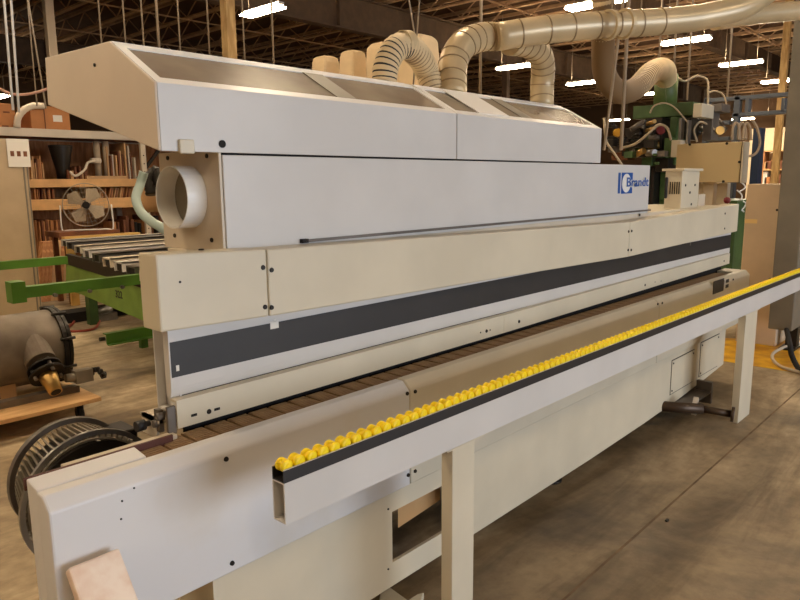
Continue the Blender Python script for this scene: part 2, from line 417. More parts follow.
# rounded lower lip of the striped panel
pp = [(-.035, 1.225), (-.035, 1.05)]
for i in range(1, 7):
    t = i/6*math.pi/2; pp.append((-.035+.014*(1-math.cos(t)), 1.045-.042*math.sin(t)))
pp += [(-.004, 1.003), (-.004, 1.225)]
MB().xprism(pp, .998, XS+.07).build('striped_panel', white, M)
MB().box(1.002, XS+.07, -.0362, -.035, 1.068, 1.178).build('dark_stripe', stripe_m, M)
MB().box(1.028, 1.034, -.03, .06, .93, 1.225).box(.998, 1.028, .052, .058, .93, 1.225).box(.998, 1.028, -.03, .052, .955, .962).build('end_channel', white, M, bevel=.001)
MB().box(.972, .998, -.052, -.04, .9, .985).box(.97, .985, .0, .03, .895, .965).cyl((.98, -.01, .95), (.955, -.01, .95), .012, n=10).cyl((.98, .02, .92), (.96, .02, .92), .012, n=10).build('end_bracket', greysteel, M)
q = P(275, 325, y=-.036); 
MB().box(q.x-.02, q.x+.015, -.0368, -.0362, q.z-.012, q.z+.014).box(q.x-.005, q.x+.005, -.0368, -.0362, q.z+.012, q.z+.02).build('paint_chip', paper, M)
q = P(178, 369, y=-.036); MB().box(q.x-.006, q.x+.004, -.0368, -.0362, q.z-.006, q.z+.012).build('paint_chip', paper, M)
q = P(690, 244, y=-.036); MB().cyl((q.x, -.0365, q.z), (q.x, -.040, q.z), .012, n=10).build('stud', steel, M)
# front cover, two sections meeting at a seam and a short first section
YC = -.10
def cover(x0, x1, zb0, zb1, zt0, zt1, name='front_cover', m_=cream, dep=.105):
    v = [(x0, YC, zb0), (x1, YC, zb1), (x1, YC+dep, zb1), (x0, YC+dep, zb0), (x0, YC, zt0), (x1, YC, zt1), (x1, YC+dep, zt1), (x0, YC+dep, zt0)]
    return MB().hexa(v[:4], v[4:]).build(name, m_, M, bevel=.006)
xA = .943; xB = P(268.5, 290, y=YC).x; xC = P(629.5, 240, y=YC).x; xD = 6.09
cover(xA, xB-.002, 1.228, 1.218, 1.452, 1.437, m_=cream)
cover(xB+.002, xC-.002, 1.217, 1.178, 1.436, 1.390)
cover(xC+.002, xD, 1.178, 1.211, 1.390, 1.438)
bolts(M, [P(*p, y=YC) for p in ((263, 267.5), (271.5, 270), (265, 307), (271.5, 307.5), (628.5, 231.5), (631.5, 231), (628, 250), (631, 250), (725, 213.5), (724.5, 228.5))], r=.0085, h=.004)
bolts(M, [P(180, 282, y=YC)], r=.004, h=.002)
# table top behind the cover that carries the upper boxes
MB().box(1.215, 4.8, .008, .33, 1.39, 1.425).box(1.6, 6.05, .008, .3, 1.2, 1.39).build('top_deck', tan, M, bevel=.003)
MB().box(4.8, 6.06, .008, .6, 1.39, 1.425).build('top_deck', cream, M, bevel=.003)
bolts(M, [(1.13, -.03, 1.4455)], axis=(0, 0, 1), r=.009)
# upper box with the logo
hx1_ = 3.78
bx0 = 1.243; bx1 = P(649, 190, y=0).x
MB().box(bx0, bx1, 0, .012, 1.425, 1.735).box(bx0, bx1, .012, .33, 1.722, 1.733).box(bx1-.012, bx1, .012, .5, 1.425, 1.72).build('upper_box', white, M, bevel=.003)
DP = P(162, 200, x=bx0-.01).y
MB().box(bx0-.012, bx0-.002, .004, DP, 1.425, 1.752).build('end_plate', tan, M, bevel=.002)
MB().box(bx0, bx1-.02, .02, .32, 1.426, 1.70).box(bx0, hx1_-.02, .03, .05, 1.734, 1.80).build('box_core_gap_block', dark, M)  # dark core, plus an added strip blocking light through the gap under the hood
e = bx0-.012
bolts(M, [P(168, 158, x=e), P(207, 156, x=e), P(175, 235.5, x=e), P(212, 240, x=e)], axis=(-1, 0, 0), r=.008)
q0 = P(302.5, 239.5, y=-.001); 
MB().box(q0.x+.004, bx1+.02, -.012, -.001, 1.437, 1.447).build('channel_trim', greysteel, M)
MB().box(q0.x-.012, q0.x+.016, -.016, 0, 1.436, 1.450).build('trim_end', dark, M)
# extraction port
c0 = P(172, 198, x=e-.0); 
pc = P(190.5, 197, x=e)
rad = .102
MB().pipe((e-.07, pc.y, pc.z), (e, pc.y, pc.z), rad, rad-.004, 40).build('extraction_port', clearp, M)
MB().cyl((e-.002, pc.y, pc.z), (e-.001, pc.y, pc.z), rad-.005, n=32).build('port_shutter', graycab, M)
MB().add([(e-.012, pc.y-.085, pc.z-.05), (e-.012, pc.y-.01, pc.z-.10), (e-.012, pc.y-.03, pc.z+.095), (e-.012, pc.y-.088, pc.z+.05), (e-.004, pc.y-.085, pc.z-.05), (e-.004, pc.y-.01, pc.z-.10), (e-.004, pc.y-.03, pc.z+.095), (e-.004, pc.y-.088, pc.z+.05)], [(0,1,2,3),(7,6,5,4),(0,4,5,1),(1,5,6,2),(2,6,7,3),(3,7,4,0)]).build('port_damper', dark, M)
# logo
ly = -.0005
def quad_px(mb, x0, y0, x1, y1, t, yy=ly):
    a = P(x0, (y0+y1)/2, y=0); b__ = P(x1, (y0+y1)/2, y=0); z1 = P((x0+x1)/2, y0, y=0).z; z0 = P((x0+x1)/2, y1, y=0).z
    mb.box(a.x, b__.x, yy-t, yy, z0, z1); return a, b__, z0, z1
lg = MB(); a, b__, z0, z1 = quad_px(lg, 621.3, 172.6, 632.3, 193.5, .001)
quad_px(lg, 618, 172.6, 620.2, 193.5, .001)
lg = lg.build('logo', blue, M)
cx = (a.x+b__.x)/2-.01; cz = (z0+z1)/2; rz = (z1-z0)*.45
ring = MB()
vs = []; fs = []
NN = 28
for k in range(NN+1):
    t = k/NN*R(360)
    for r_ in (1.0, .02): 
        for yy in (ly-.0012, ly-.002): vs.append((cx+math.cos(t)*r_*rz*1.05, yy, cz+math.sin(t)*r_*rz))
for k in range(NN):
    i = k*4; fs += [(i+1, i+3, i+7, i+5), (i, i+4, i+6, i+2), (i, i+1, i+5, i+4), (i+2, i+6, i+7, i+3)]
ring.add(vs, fs).build('logo_ring', clearp, lg)
tq0 = P(625.3, 186.5, y=0); tq1 = P(647, 186, y=0)
tx = text('Brandt', .08, (tq0.x, -.0065, tq0.z), R(90), 0, blue, lg, bold=.0012, sx=1)
tx0 = text('Brandt', .08, (tq0.x, -.0045, tq0.z), R(90), 0, clearp, lg, bold=.005, sx=1, name='lettering_outline')
bpy.context.view_layer.update()
tx.scale.x = tx0.scale.x = (tq1.x-tq0.x)/max(tx.dimensions.x, .01)
bolts(M, [P(639.5, 215, y=0)], r=.009, h=.004)

# hood: front faces, sloped glazed panels, end cheek
hx0 = 1.037; hx1 = 3.80; hs = P(457, 138, y=0).x
YR = .262; ZR = 2.083; ZT = 1.936; ZBm = 1.742
back = P(47, 58, x=hx0); bb = P(50, 105, x=hx0)
print('hood back', back, bb, 'port', pc)
cheek = [(0, ZBm), (0, ZT), (YR, ZR), (back.y, back.z), (bb.y, bb.z)]
MB().xprism(cheek, hx0-.008, hx0).build('hood_cheek', mat('cheek_warm_lit', (226, 212, 194), .45, var=.04, scale=3), M, bevel=.004)  # paler and warmer than the front: lamp light put into the cheek colour
def hood(x0, x1, e0, e1):
    MB().box(x0, x1, 0, .01, ZBm, ZT).build('hood_front', white, M, bevel=.002)
    fr = MB()
    sl = lambda t: (t*YR, ZT+t*(ZR-ZT))
    def slab(xa_, xb_, t0, t1, th, lift=0, mb=None, e0=0, e1=0):
        (ya, za), (yb, zb_) = sl(t0), sl(t1); n = Vector((0, -(ZR-ZT), YR)).normalized()
        lo_ = [(xa_, ya, za), (xb_, ya, za), (xb_-e1, yb, zb_), (xa_, yb, zb_)]
        lo_ = [Vector(v)+n*lift for v in lo_]
        (mb or fr).hexa([v-n*th for v in lo_], lo_)
    slab(x0, x1, 0, .13, .012); slab(x0, x1-.02, .87, 1.0, .012); slab(x0, x0+.03, .13, .87, .012); slab(x1-.03, x1, .13, .87, .012)
    fr.box(x0, x1-.05, YR, back.y, ZR-.01, ZR+.001)
    fr.build('hood_frame', clearp, M)
    gl = MB(); slab(x0+.03, x1-.03, .13, .87, .006, -.004, gl); gl.build('hood_window', hoodwin, M)
    return slab
slab = hood(hx0, hs-.003, 0, 0)
slab = hood(hs+.003, hx1, 0, 0)
s2m = MB(); mx = P(500, 112, y=.13).x
g1 = MB(); slab(hs+.20, hs+.44, .10, .95, .004, .004, g1); g1.build('hood_label_sheet', clearp, M)
for xx in (P(330, 90, y=.13).x, P(512, 112, y=.13).x):
    g1 = MB(); slab(xx-.05, xx+.05, .13, .87, .003, .0005, g1); g1.build('window_strut', graycab, M)
MB().hexa([(hx0, .01, ZBm+.0), (hx1, .01, ZBm), (hx1, back.y, bb.z), (hx0, back.y, bb.z)], [(hx0, .01, ZBm+.01), (hx1, .01, ZBm+.01), (hx1, back.y, bb.z+.01), (hx0, back.y, bb.z+.01)]).box(hx1-.01, hx1, .01, back.y, ZBm, ZT-.02).box(hx0, hx1-.05, back.y-.01, back.y, bb.z, ZR).build('hood_underside', tan, M)
q = P(187, 147, y=0); MB().box(q.x-.03, q.x+.02, -.012, .0, q.z-.02, q.z+.022).build('hood_latch', cream, M, bevel=.004)
q = P(222, 144, y=0); MB().cyl((q.x, -.004, q.z), (q.x, 0, q.z), .012, n=12).build('latch_hole', dark, M)
bolts(M, [P(95, 65, x=hx0-.008)], axis=(-1, 0, 0), r=.006)
# electrical box standing on the deck at the far end
ex = 5.2
e0 = P(664, 200, x=ex); e1 = P(681, 200, x=ex)
bz1 = P(672, 171, x=ex).z
# left face runs in depth, right face along the machine
yb1, yb0 = e0.y, e1.y; xr = P(698, 200, y=yb0).x
eb = MB().box(ex, xr, yb0, yb1, 1.425, bz1).build('electrical_box', cream, M, bevel=.004)
MB().box(ex-.02, xr+.02, yb0-.02, yb1+.02, bz1, bz1+.018).build('box_lid', cream, eb, bevel=.003)
for k in range(5):
    W_ = yb1-yb0; yy = yb0+W_*(.12+.13*k); MB().box(ex-.003, ex, yy, yy+W_*.06, bz1-.17, bz1-.08).build('vent_slot', dark, eb)
bolts(eb, [(ex+(xr-ex)*f1, yb0, 1.425+(bz1-1.425)*f2) for f1, f2 in ((.2, .62), (.75, .62), (.48, .42), (.6, .1))], r=.01)
MB().box(ex-.02, ex, yb1-W_*.2, yb1-W_*.02, 1.50, 1.66).build('box_plug', black, eb, bevel=.01)
MB().box(xr+.15, xr+.3, yb0+.05, yb1, 1.425, 1.52).build('deck_bracket', tan, M)
q = P(727, 201, y=.1); MB().ball((q.x, .1, 1.455), .03).ball((q.x+.06, .12, 1.447), .024).build('red_cap', redm, M)
# feet and levelling shaft at the far end
fx = 4.75
for x_ in (1.5, 3.2, 4.9):
    for y_ in (-.08, .3): MB().cyl((x_, y_, 0), (x_, y_, .012), .06, n=16).cyl((x_, y_, .012), (x_, y_, .2), .018, n=10).build('levelling_foot', boltm, M)
a = P(672, 403, z=.14); b2 = P(731, 414, z=.12)
MB().cyl(a+Vector((-.15, .1, 0)), P(703, 409, z=.14), .036, n=18).cyl(P(703, 409, z=.14), b2, .024, n=16).cyl(b2, b2+(b2-a).normalized()*  .02, .05, n=20).build('clamp_shaft', mat('oiled_steel', (78, 62, 48), .4, metal=.5), M)
cc = P(695, 406, z=.14); dd = (b2-a).normalized()
MB().pipe(cc-dd*.015, cc+dd*.015, .062, .034, 20).build('shaft_collar', tan, M)
b0 = P(700, 397, z=.12)
MB().box(b0.x-.25, b0.x+.2, b0.y-.02, b0.y+.2, .115, .123).box(b0.x+.17, b0.x+.2, b0.y-.02, b0.y+.2, .03, .19).build('foot_bracket', greysteel, M)

# ------------------------------------------------------------------ roller rail
Rr = thing('roller_rail', 'white outrigger beam on legs topped with a row of yellow rollers', 'roller rail', (3.7, -.545, 0))
x0 = 1.0; x1 = 6.55; yf = -.572; yk = -.522; zb = .781; zt_ = .893
m_ = MB(); t = .004
m_.box(x0, x1, yf, yf+t, zb, zt_).box(x0, x1, yk-t, yk, zb, zt_).box(x0, x1, yf+t, yk-t, zb, zb+t).box(x0, x1, yf+t, yk-t, zt_-t, zt_)
TL = lambda v: Vector((v.x, v.y, v.z-.006*(v.x-1)))
m_.v = [TL(v) for v in m_.v]; m_.build('beam', white, Rr)
m_ = MB()
zc = zt_+.034
m_.box(x0, x1, yf+.001, yf+.004, zt_, zc).box(x0, x1, yk-.004, yk-.001, zt_, zc).box(x0, x1, yf+.004, yk-.004, zt_, zt_+.003)
m_.v = [TL(v) for v in m_.v]; m_.build('roller_channel', black, Rr)
m_ = MB().box(x0, x1, yf+.0005, yf+.0045, zc, zc+.0015).box(x0, x1, yk-.0045, yk-.0005, zc, zc+.0015)
m_.v = [TL(v) for v in m_.v]; m_.build('channel_edge', tan, Rr)
wp = MB(); wy = (yf+yk)/2
wp.lathe((0, -.018, 0), (0, 1, 0), [(0, .009), (0, .0145), (.003, .0172), (.013, .0172), (.0145, .0135), (.018, .013), (.0215, .0135), (.023, .0172), (.033, .0172), (.036, .0145), (.036, .009)], 20)
wp.cyl((0, -.0195, 0), (0, .0195, 0), .007, n=10)
wo = wp.build('roller', yellow, None, origin=(0, 0, 0)); wo.parent = Rr
pitch = .0412
for k in range(100):
    o = wo if k == 0 else wo.copy()
    if k: COL.objects.link(o); o.parent = Rr
    o.location = TL(Vector((x0+.02+pitch*k, wy, zc+.004)))-Vector(Rr['_o'])
    o.rotation_euler = (0, random.uniform(0, 1), 0)
rest = MB()
for k in range(100, 134):
    cx_ = x0+.02+pitch*k
    rest.cyl((cx_, wy-.018, zc+.004), (cx_, wy-.006, zc+.004), .0172, n=16).cyl((cx_, wy+.006, zc+.004), (cx_, wy+.018, zc+.004), .0172, n=16).cyl((cx_, wy-.006, zc+.004), (cx_, wy+.006, zc+.004), .0176, n=16)
rest.v = [TL(v) for v in rest.v]; rest.build('far_rollers', yellow, Rr)['kind'] = 'stuff'
def leg(pxl, pxr, py):
    a = P(pxl, py, y=yf); b_ = P(pxr, py, y=yf)
    zb = .781-.006*(a.x-.95)
    lg_ = MB().box(a.x, b_.x, yf+.002, yf+.05, .0, zb-.006).build('leg', cream, Rr, bevel=.003)
    MB().box(a.x-.03, b_.x+.05, yf+.0, yf+.055, zb-.006, zb-.001).build('top_plate', cream, lg_)
leg(453, 475, 470)
leg(745.5, 756.5, 330)

# ------------------------------------------------------------------ wrapped bundle leaning against the base
T1 = P(116, 551, y=YB-.012); T0 = P(65, 578, y=YB-.012)
L1 = P(137, 600, x=T1.x); dv = (L1-T1).normalized()
print('bundle', T0, T1, dv)
dv = Vector((0, -.8, -1)).normalized(); Lb = (T1.z-.005)/-dv.z
nrm = Vector((0, dv.z, -dv.y)).normalized(); nrm = nrm if nrm.y < 0 else -nrm
th = .035
X_ = Vector((T1.x-T0.x, 0, 0))
o_ = Vector((T0.x, T1.y, T1.z))
bt = MB(); segs = 10; vs = []
for i in range(segs+1):
    base = o_+dv*Lb*i/segs
    w_ = X_*(1+random.uniform(-.03, .03))
    vs += [base, base+w_, base+w_-nrm*-th*1.0, base-nrm*-th*1.0]
fs = [(3, 2, 1, 0), tuple(range(segs*4, segs*4+4))]
for i in range(segs):
    for k in range(4): fs.append((i*4+k, i*4+(k+1) % 4, i*4+4+(k+1) % 4, i*4+4+k))
bt.v = []; bt.add([v+Vector((0, 0, 0)) for v in vs], fs)
tag(bt.build('wrapped_bundle', foam, None, bevel=.006), 'pale plastic wrapped bundle leaning against the near end of the machine base', 'bundle')

# bracket lying on the floor under the opening
q = P(400, 592, z=.03)
bk = MB(); pts = [P(381, 590, z=.03), P(390, 587, z=.03), P(408, 600, z=.03), P(417, 594, z=.03), P(424, 592, z=.03), P(420, 606, z=.03), P(400, 612, z=.03), P(378, 606, z=.03)]
bk.prism([Vector((p.x, p.y, 0)) for p in pts], (0, 0, .03))
tag(bk.build('floor_bracket', cream, bevel=.004), 'cream angled bracket on the floor below the opening in the base', 'bracket')

# ------------------------------------------------------------------ electric motor behind the near end
my0, my1 = .27, .46
mc = P(95, 508, y=my0); mr = (P(95, 508, y=my0)-P(21, 500, y=my0)).length*1.0
mc2 = Vector((mc.x, 0, mc.z)); mr = .226; mc = Vector((.868, my0, .63))
print('motor', mc, mr)
Mo = thing('electric_motor', 'large grey finned electric motor behind the near end of the machine base', 'motor', (mc.x, .36, 0))
DR = .03
MB().cyl((mc.x, my0+.02, mc.z), (mc.x, my1-.01, mc.z+DR), mr-.028, mr-.062, n=40).build('stator', boltm, Mo)
fp = MB()
for k in range(64):
    t = 2*math.pi*k/64; u = Vector((math.cos(t), 0, math.sin(t))); c1_ = Vector((mc.x, my0+.02, mc.z))
    fp.bar(c1_+u*(mr-.03), c1_+u*(mr-.062)+Vector((0, my1-my0-.03, DR)), .036, .006, up=u.cross(Vector((0, 1, 0))))
fo = fp.build('cooling_fins', motorm, Mo)
MB().pipe((mc.x, my0, mc.z), (mc.x, my0+.014, mc.z), mr+.004, mr-.012, 48).build('front_ring', steel, Mo)
MB().pipe((mc.x, my1-.012, mc.z+DR), (mc.x, my1+.012, mc.z+DR), mr-.027, mr-.044, 48).build('rear_ring', greysteel, Mo)
bell = MB().cyl((mc.x, my0+.008, mc.z), (mc.x, my0+.02, mc.z), mr-.025, n=40)
bell.cyl((mc.x, my0-.02, mc.z), (mc.x, my0+.01, mc.z), .06, n=24)
for k in range(6):
    t = 2*math.pi*k/6+.4; u = Vector((math.cos(t), 0, math.sin(t))); c1_ = Vector((mc.x, my0+.002, mc.z))
    bell.bar(c1_+u*.05, c1_+u*(mr-.03), .012, .02)
bell.build('end_bell', motorm, Mo)
for k in range(6):
    t = 2*math.pi*k/6+.9; u = Vector((math.cos(t), 0, math.sin(t))); c1_ = Vector((mc.x, my0+.01, mc.z))+u*(mr-.055)
    MB().cyl(c1_, c1_+Vector((0, -.02, 0)), .014, n=12).build('bolt', boltm, Mo)
tb = P(111, 437, y=my0+.14)
MB().box(tb.x-.05, tb.x+.07, tb.y-.06, tb.y+.06, tb.z-.06, tb.z+.03).build('terminal_box', boltm, Mo, bevel=.006)
MB().box(mc.x-.13, mc.x-.08, my0+.03, my1-.03, 0, mc.z-.12).box(mc.x+.08, mc.x+.13, my0+.03, my1-.03, 0, mc.z-.12).build('motor_stand', boltm, Mo)

# ------------------------------------------------------------------ dolly with tank
dx0, dx1, dy0, dy1 = .7, 2.0, 2.84, 3.95
D = thing('furniture_dolly', 'plywood dolly on black casters carrying the grey tank', 'dolly', ((dx0+dx1)/2, (dy0+dy1)/2, 0))
MB().box(dx0, dx1, dy0, dy1, .125, .155).build('deck', wood, D, bevel=.004)
for sx, sy in ((dx0+.12, dy0+.1), (dx1-.12, dy0+.1), (dx0+.12, dy1-.1), (dx1-.12, dy1-.1)):
    cs = MB().box(sx-.03, sx+.03, sy-.03, sy+.03, .118, .125).box(sx-.022, sx-.017, sy-.02, sy+.02, .04, .12).box(sx+.017, sx+.022, sy-.02, sy+.02, .04, .12).build('caster', boltm, D)
    MB().cyl((sx-.015, sy, .048), (sx+.015, sy, .048), .048, n=20).build('wheel', rubber, cs)
q = P(8, 401, z=.155); MB().box(q.x-.03, q.x+.06, q.y-.01, q.y+.01, .155, .157).box(q.x-.02, q.x+.08, q.y-.06, q.y-.045, .155, .157).build('stencil_mark', black, D)
ty, tr = 3.42, .262; tz = .155+.05+tr
tx1 = 1.93
K = thing('grey_tank', 'grey cylindrical pump tank lying on the plywood dolly at left', 'tank', (1.4, ty, .155))
MB().lathe((tx1-1.5, ty, tz), (1, 0, 0), [(0, .18), (.05, tr), (1.46, tr), (1.5, tr*.98)], 40).build('shell', tankm, K)
MB().pipe((tx1-.03, ty, tz), (tx1+.0, ty, tz), tr+.016, tr-.03, 40).pipe((tx1+.006, ty, tz), (tx1+.03, ty, tz), tr+.014, tr-.03, 40).build('rim_band', boltm, K)
MB().lathe((tx1+.02, ty, tz), (1, 0, 0), [(0, tr-.01), (.03, tr*.8), (.05, .02)], 32).build('end_dome', tankm, K)
for k in range(8):
    t = 2*math.pi*k/8+.5; MB().cyl((tx1-.05, ty+math.cos(t)*(tr+.016), tz+math.sin(t)*(tr+.016)), (tx1+.05, ty+math.cos(t)*(tr+.016), tz+math.sin(t)*(tr+.016)), .012, n=8).build('clamp_bolt', boltm, K)
for x_ in (tx1-1.3, tx1-.45): MB().box(x_, x_+.1, ty-.18, ty+.18, .155, tz-.2).build('cradle', wood4, K)
MB().box(tx1-1.4, tx1+.02, ty-.34, ty-.26, .155, .20).build('skid', tankm, K)
ax_ = Vector((.02, -.76, -.65)).normalized(); C0 = Vector((1.72, 3.25, .52)); at_ = lambda h: C0+ax_*h
MB().lathe(at_(-.06), ax_, [(0, .10), (.215, .10), (.22, .098), (.222, .06), (.225, .05)], 28, False).build('boss', tankm, K)
MB().cyl(at_(.1), at_(.25), .05, n=24).build('outlet_neck', tankm, K)
MB().cyl(at_(.21), at_(.228), .112, n=32).build('flange', boltm, K)
MB().cyl(at_(.265), at_(.285), .118, n=32).build('flange', boltm, K)
u_ = ax_.orthogonal().normalized(); w_ = ax_.cross(u_)
for k in range(4):
    t = math.pi/2*k+.5; c_ = at_(.195)+(u_*math.cos(t)+w_*math.sin(t))*.088
    MB().cyl(c_, c_+ax_*.115, .013, n=8).build('flange_bolt', steel, K)
MB().lathe(at_(.285), ax_, [(0, .062), (.03, .06), (.15, .042)], 24).build('brass_nozzle', brass, K)
MB().cyl(at_(.4355), at_(.4365), .034, n=20).build('nozzle_mouth', dark, K)
pn = Vector((1.74, 0, 0)); ya_ = 3.08; fz = .31
va = P(72, 374, y=ya_); 
V = MB().cyl((pn.x+.1, ya_-.05, fz-.02), (pn.x+.2, ya_-.05, fz-.03), .03, n=14).box(pn.x+.16, pn.x+.28, ya_-.09, ya_-.01, fz-.07, fz+.02).build('valve', motorm, K)
for k in range(7):
    t = k*.9; MB().cyl((pn.x+.28+.014*k, ya_-.05+.03*math.cos(t), fz-.03+.03*math.sin(t)), (pn.x+.31+.014*k, ya_-.05+.03*math.cos(t), fz-.03+.03*math.sin(t)), .02, n=8).build('valve_fitting', boltm, K)

# ------------------------------------------------------------------ green conveyor at the left
GX = 3.25
G = thing('green_conveyor', 'green framed conveyor table with parallel grey profile rails on top', 'conveyor', (3.6, 5, 0))
def gbeam(pxa, pxb, py, yy, z0, z1, name, m_=green, xb=None):
    a = P(pxa, py, y=yy).x; b_ = xb if xb else P(pxb, py, y=yy).x
    mb = MB().box(a, b_, yy, yy+.012, z0, z1).box(a, b_, yy+.012, yy+.09, z1-.01, z1).box(a, b_, yy+.012, yy+.09, z0, z0+.01)
    return mb.build(name, m_, G)
yB = 3.72; zB = P(100, 279, y=yB).z
gbeam(17, 150, 292, yB, zB-.085, zB, 'support_arm', xb=GX+.2)
q = P(10, 292, y=yB)
MB().box(q.x, q.x+.10, yB-.04, yB+.09, zB-.11, zB+.05).build('arm_end_plate', green, G)
for p in ((18, 299), (55, 295), (89.5, 291), (122, 287)):
    s_ = P(*p, y=yB-.01); MB().cyl((s_.x, yB+.0, s_.z), (s_.x, yB-.03, s_.z), .016, n=10).build('arm_bolt', steel, G)
yA = 5.9; zA = P(60, 257, y=yA).z
gbeam(-20, 68, 262, yA, zA-.085, zA, 'support_arm')
print('green', zB, zA)
# side plate with slanted lower edge, in depth
q1 = P(68, 262, x=GX+.02); 
yfar = P(66, 262, x=GX).y; zf = P(68, 262, x=GX).z
pl = [P(66, 263, x=GX), P(170, 296, x=GX), P(170, 332, x=GX), P(80, 294, x=GX), P(66, 290, x=GX)]
MB().prism(pl, (.02, 0, 0)).build('side_plate', lgreen, G)
text('322', .11, P(115.5, 297, x=GX-.003), R(90), R(-90), black, G, bold=.002)
rl = [P(66, 254, x=GX-.02), P(170, 282, x=GX-.02), P(170, 297, x=GX-.02), P(66, 264, x=GX-.02)]
MB().prism(rl, (.05, 0, 0)).build('top_rail', boltm, G)
nrails = 9
y_n = P(150, 275, x=GX).y; y_f = P(70, 250, x=GX).y
ends = [(66, 240), (72, 242.5), (80, 246), (89, 250), (99, 254), (110, 258.5), (122, 262.5), (135, 267), (149, 272)]
for k, (ex2, ey2) in enumerate(ends):
    p = P(ex2, ey2, z=.93); w2 = .17; L2 = 2.2
    mrl = MB().box(p.x, p.x+L2, p.y, p.y+w2, .915, .93).box(p.x, p.x+L2, p.y, p.y+.015, .84, .93).box(p.x, p.x+L2, p.y+w2-.015, p.y+w2, .84, .93)
    mrl.build('profile_rail', (clearp, steel, tan)[k % 3], G)
    MB().box(p.x+.02, p.x+.1, p.y+.017, p.y+w2-.017, .845, .912).build('rail_end_cap', black if k % 2 else boltm, G)
    MB().box(p.x+.12, p.x+L2-.1, p.y-.1, p.y+w2+.1, .80, .838).build('rail_support', boltm, G)
for x_ in (GX+.1, GX+2.0):
    for y_ in (3.5, yfar-.3): MB().box(x_, x_+.1, y_, y_+.1, 0, .8).build('stand_leg', dgreen, G)
    MB().box(x_, x_+.06, 3.5, yfar-.2, .75, .82).build('stand_rail', dgreen, G)
yL = 4.6
a = P(107, 345, y=yL); zL = P(107, 334, y=yL).z
MB().box(a.x, a.x+1.1, yL, yL+.01, zL-.10, zL).box(a.x, a.x+1.1, yL+.01, yL+.07, zL-.01, zL).box(a.x, a.x+1.1, yL-.05, yL, zL-.11, zL-.10).box(a.x+.35, a.x+.42, yL, yL+.06, 0, zL-.1).build('lower_arm', green, G)
MB().cyl((a.x, yL+.04, zL-.05), (a.x-.05, yL+.04, zL-.05), .02, n=10).build('arm_stub', boltm, G)
# boards stacked on the conveyor far end, fan sits on them
BS = P(86, 238, x=GX+.3)
fy = 7.75
bxa, bxb, bzt = P(59, 231, y=fy).x, P(120, 231, y=fy).x, P(88, 231, y=fy).z
Bn = thing('wooden_bench', 'dark red wooden bench behind the conveyor rails carrying the fan', 'bench', ((bxa+bxb)/2, fy+.25, 0))
MB().box(bxa, bxb, fy, fy+.5, bzt-.07, bzt).build('bench_top', wood3, Bn)
for x_ in (bxa+.08, bxb-.14):
    for y_ in (fy+.02, fy+.42): MB().box(x_, x_+.06, y_, y_+.06, 0, bzt-.07).build('leg', wood3, Bn)
tag(MB().box(P(64, 238, y=fy-.1).x, P(140, 238, y=fy-.1).x, fy-.12, fy-.02, P(88, 241, y=fy-.1).z, P(88, 235.5, y=fy-.1).z).box(GX+.5, GX+.6, fy-.1, fy-.04, 0, P(88, 241, y=fy-.1).z).build('yellow_rail', mat('yellow_wood_rail', (226, 184, 104), .6)), 'pale yellow wooden rail at the front of the dark red bench', 'rail')
fc = P(86, 205, y=fy+.2); fr_ = (P(108, 205, y=fy+.2)-P(64, 205, y=fy+.2)).length/2*.98
print('fan', fc, fr_)
Fn = thing('floor_fan', 'round cage fan with pale blades standing on the dark red bench', 'fan', (fc.x, fc.y, bzt))
vd = (Vector((CAM.x, CAM.y, fc.z))-fc).normalized(); fs_ = vd.cross(Vector((0, 0, 1))).normalized()
cg = MB()
def circle_tube(mb, c, n_, r_, rt, N=40):
    u = n_.orthogonal().normalized(); w_ = n_.cross(u); pts = [c+u*math.cos(2*math.pi*k/N)*r_+w_*math.sin(2*math.pi*k/N)*r_ for k in range(N)]
    for k in range(N): mb.cyl(pts[k], pts[(k+1) % N], rt, n=6, caps=False)
for r_, dd_ in ((1, 0), (1, -.12), (.8, .04), (.6, .055), (.4, .06), (.2, .065)): circle_tube(cg, fc+vd*dd_, vd, fr_*r_, .006 if r_ == 1 else .002)
u = Vector((0, 0, 1))
for k in range(28):
    t = 2*math.pi*k/28; e_ = u*math.cos(t)+fs_*math.sin(t)
    cg.cyl(fc+vd*.065+e_*.02, fc+e_*fr_, .0022, n=5, caps=False)
    cg.cyl(fc+e_*fr_, fc-vd*.12+e_*fr_, .0022, n=5, caps=False)
cg.build('cage', rodm, Fn)
MB().cyl(fc+vd*.05, fc+vd*.07, .05, n=20).build('hub_cap', boltm, Fn)
bl = MB()
for k in range(4):
    t = math.pi/2*k+.5; e1_ = u*math.cos(t)+fs_*math.sin(t); e2_ = u*math.cos(t+1.0)+fs_*math.sin(t+1.0); em = (e1_+e2_).normalized()
    pts = [fc+e1_*.05+vd*.0, fc+e1_*fr_*.75+vd*.03, fc+em*fr_*.92+vd*.01, fc+e2_*fr_*.75-vd*.03, fc+e2_*.05]
    bl.prism(pts, -vd*.004)
bl.build('blades', fanm, Fn)
MB().cyl(fc-vd*.05, fc-vd*.16, .07, n=20).build('fan_motor', boltm, Fn)
sd = fs_*(fr_+.03); zz = bzt+.012
base = Vector((fc.x, fc.y, zz))
MB().tube([fc+sd-vd*.05, base+sd-vd*.05, base+sd*.7+vd*.1, base-sd*.7+vd*.1, base-sd-vd*.05, fc-sd-vd*.05], .011, 8).build('stand_tube', clearp, Fn)

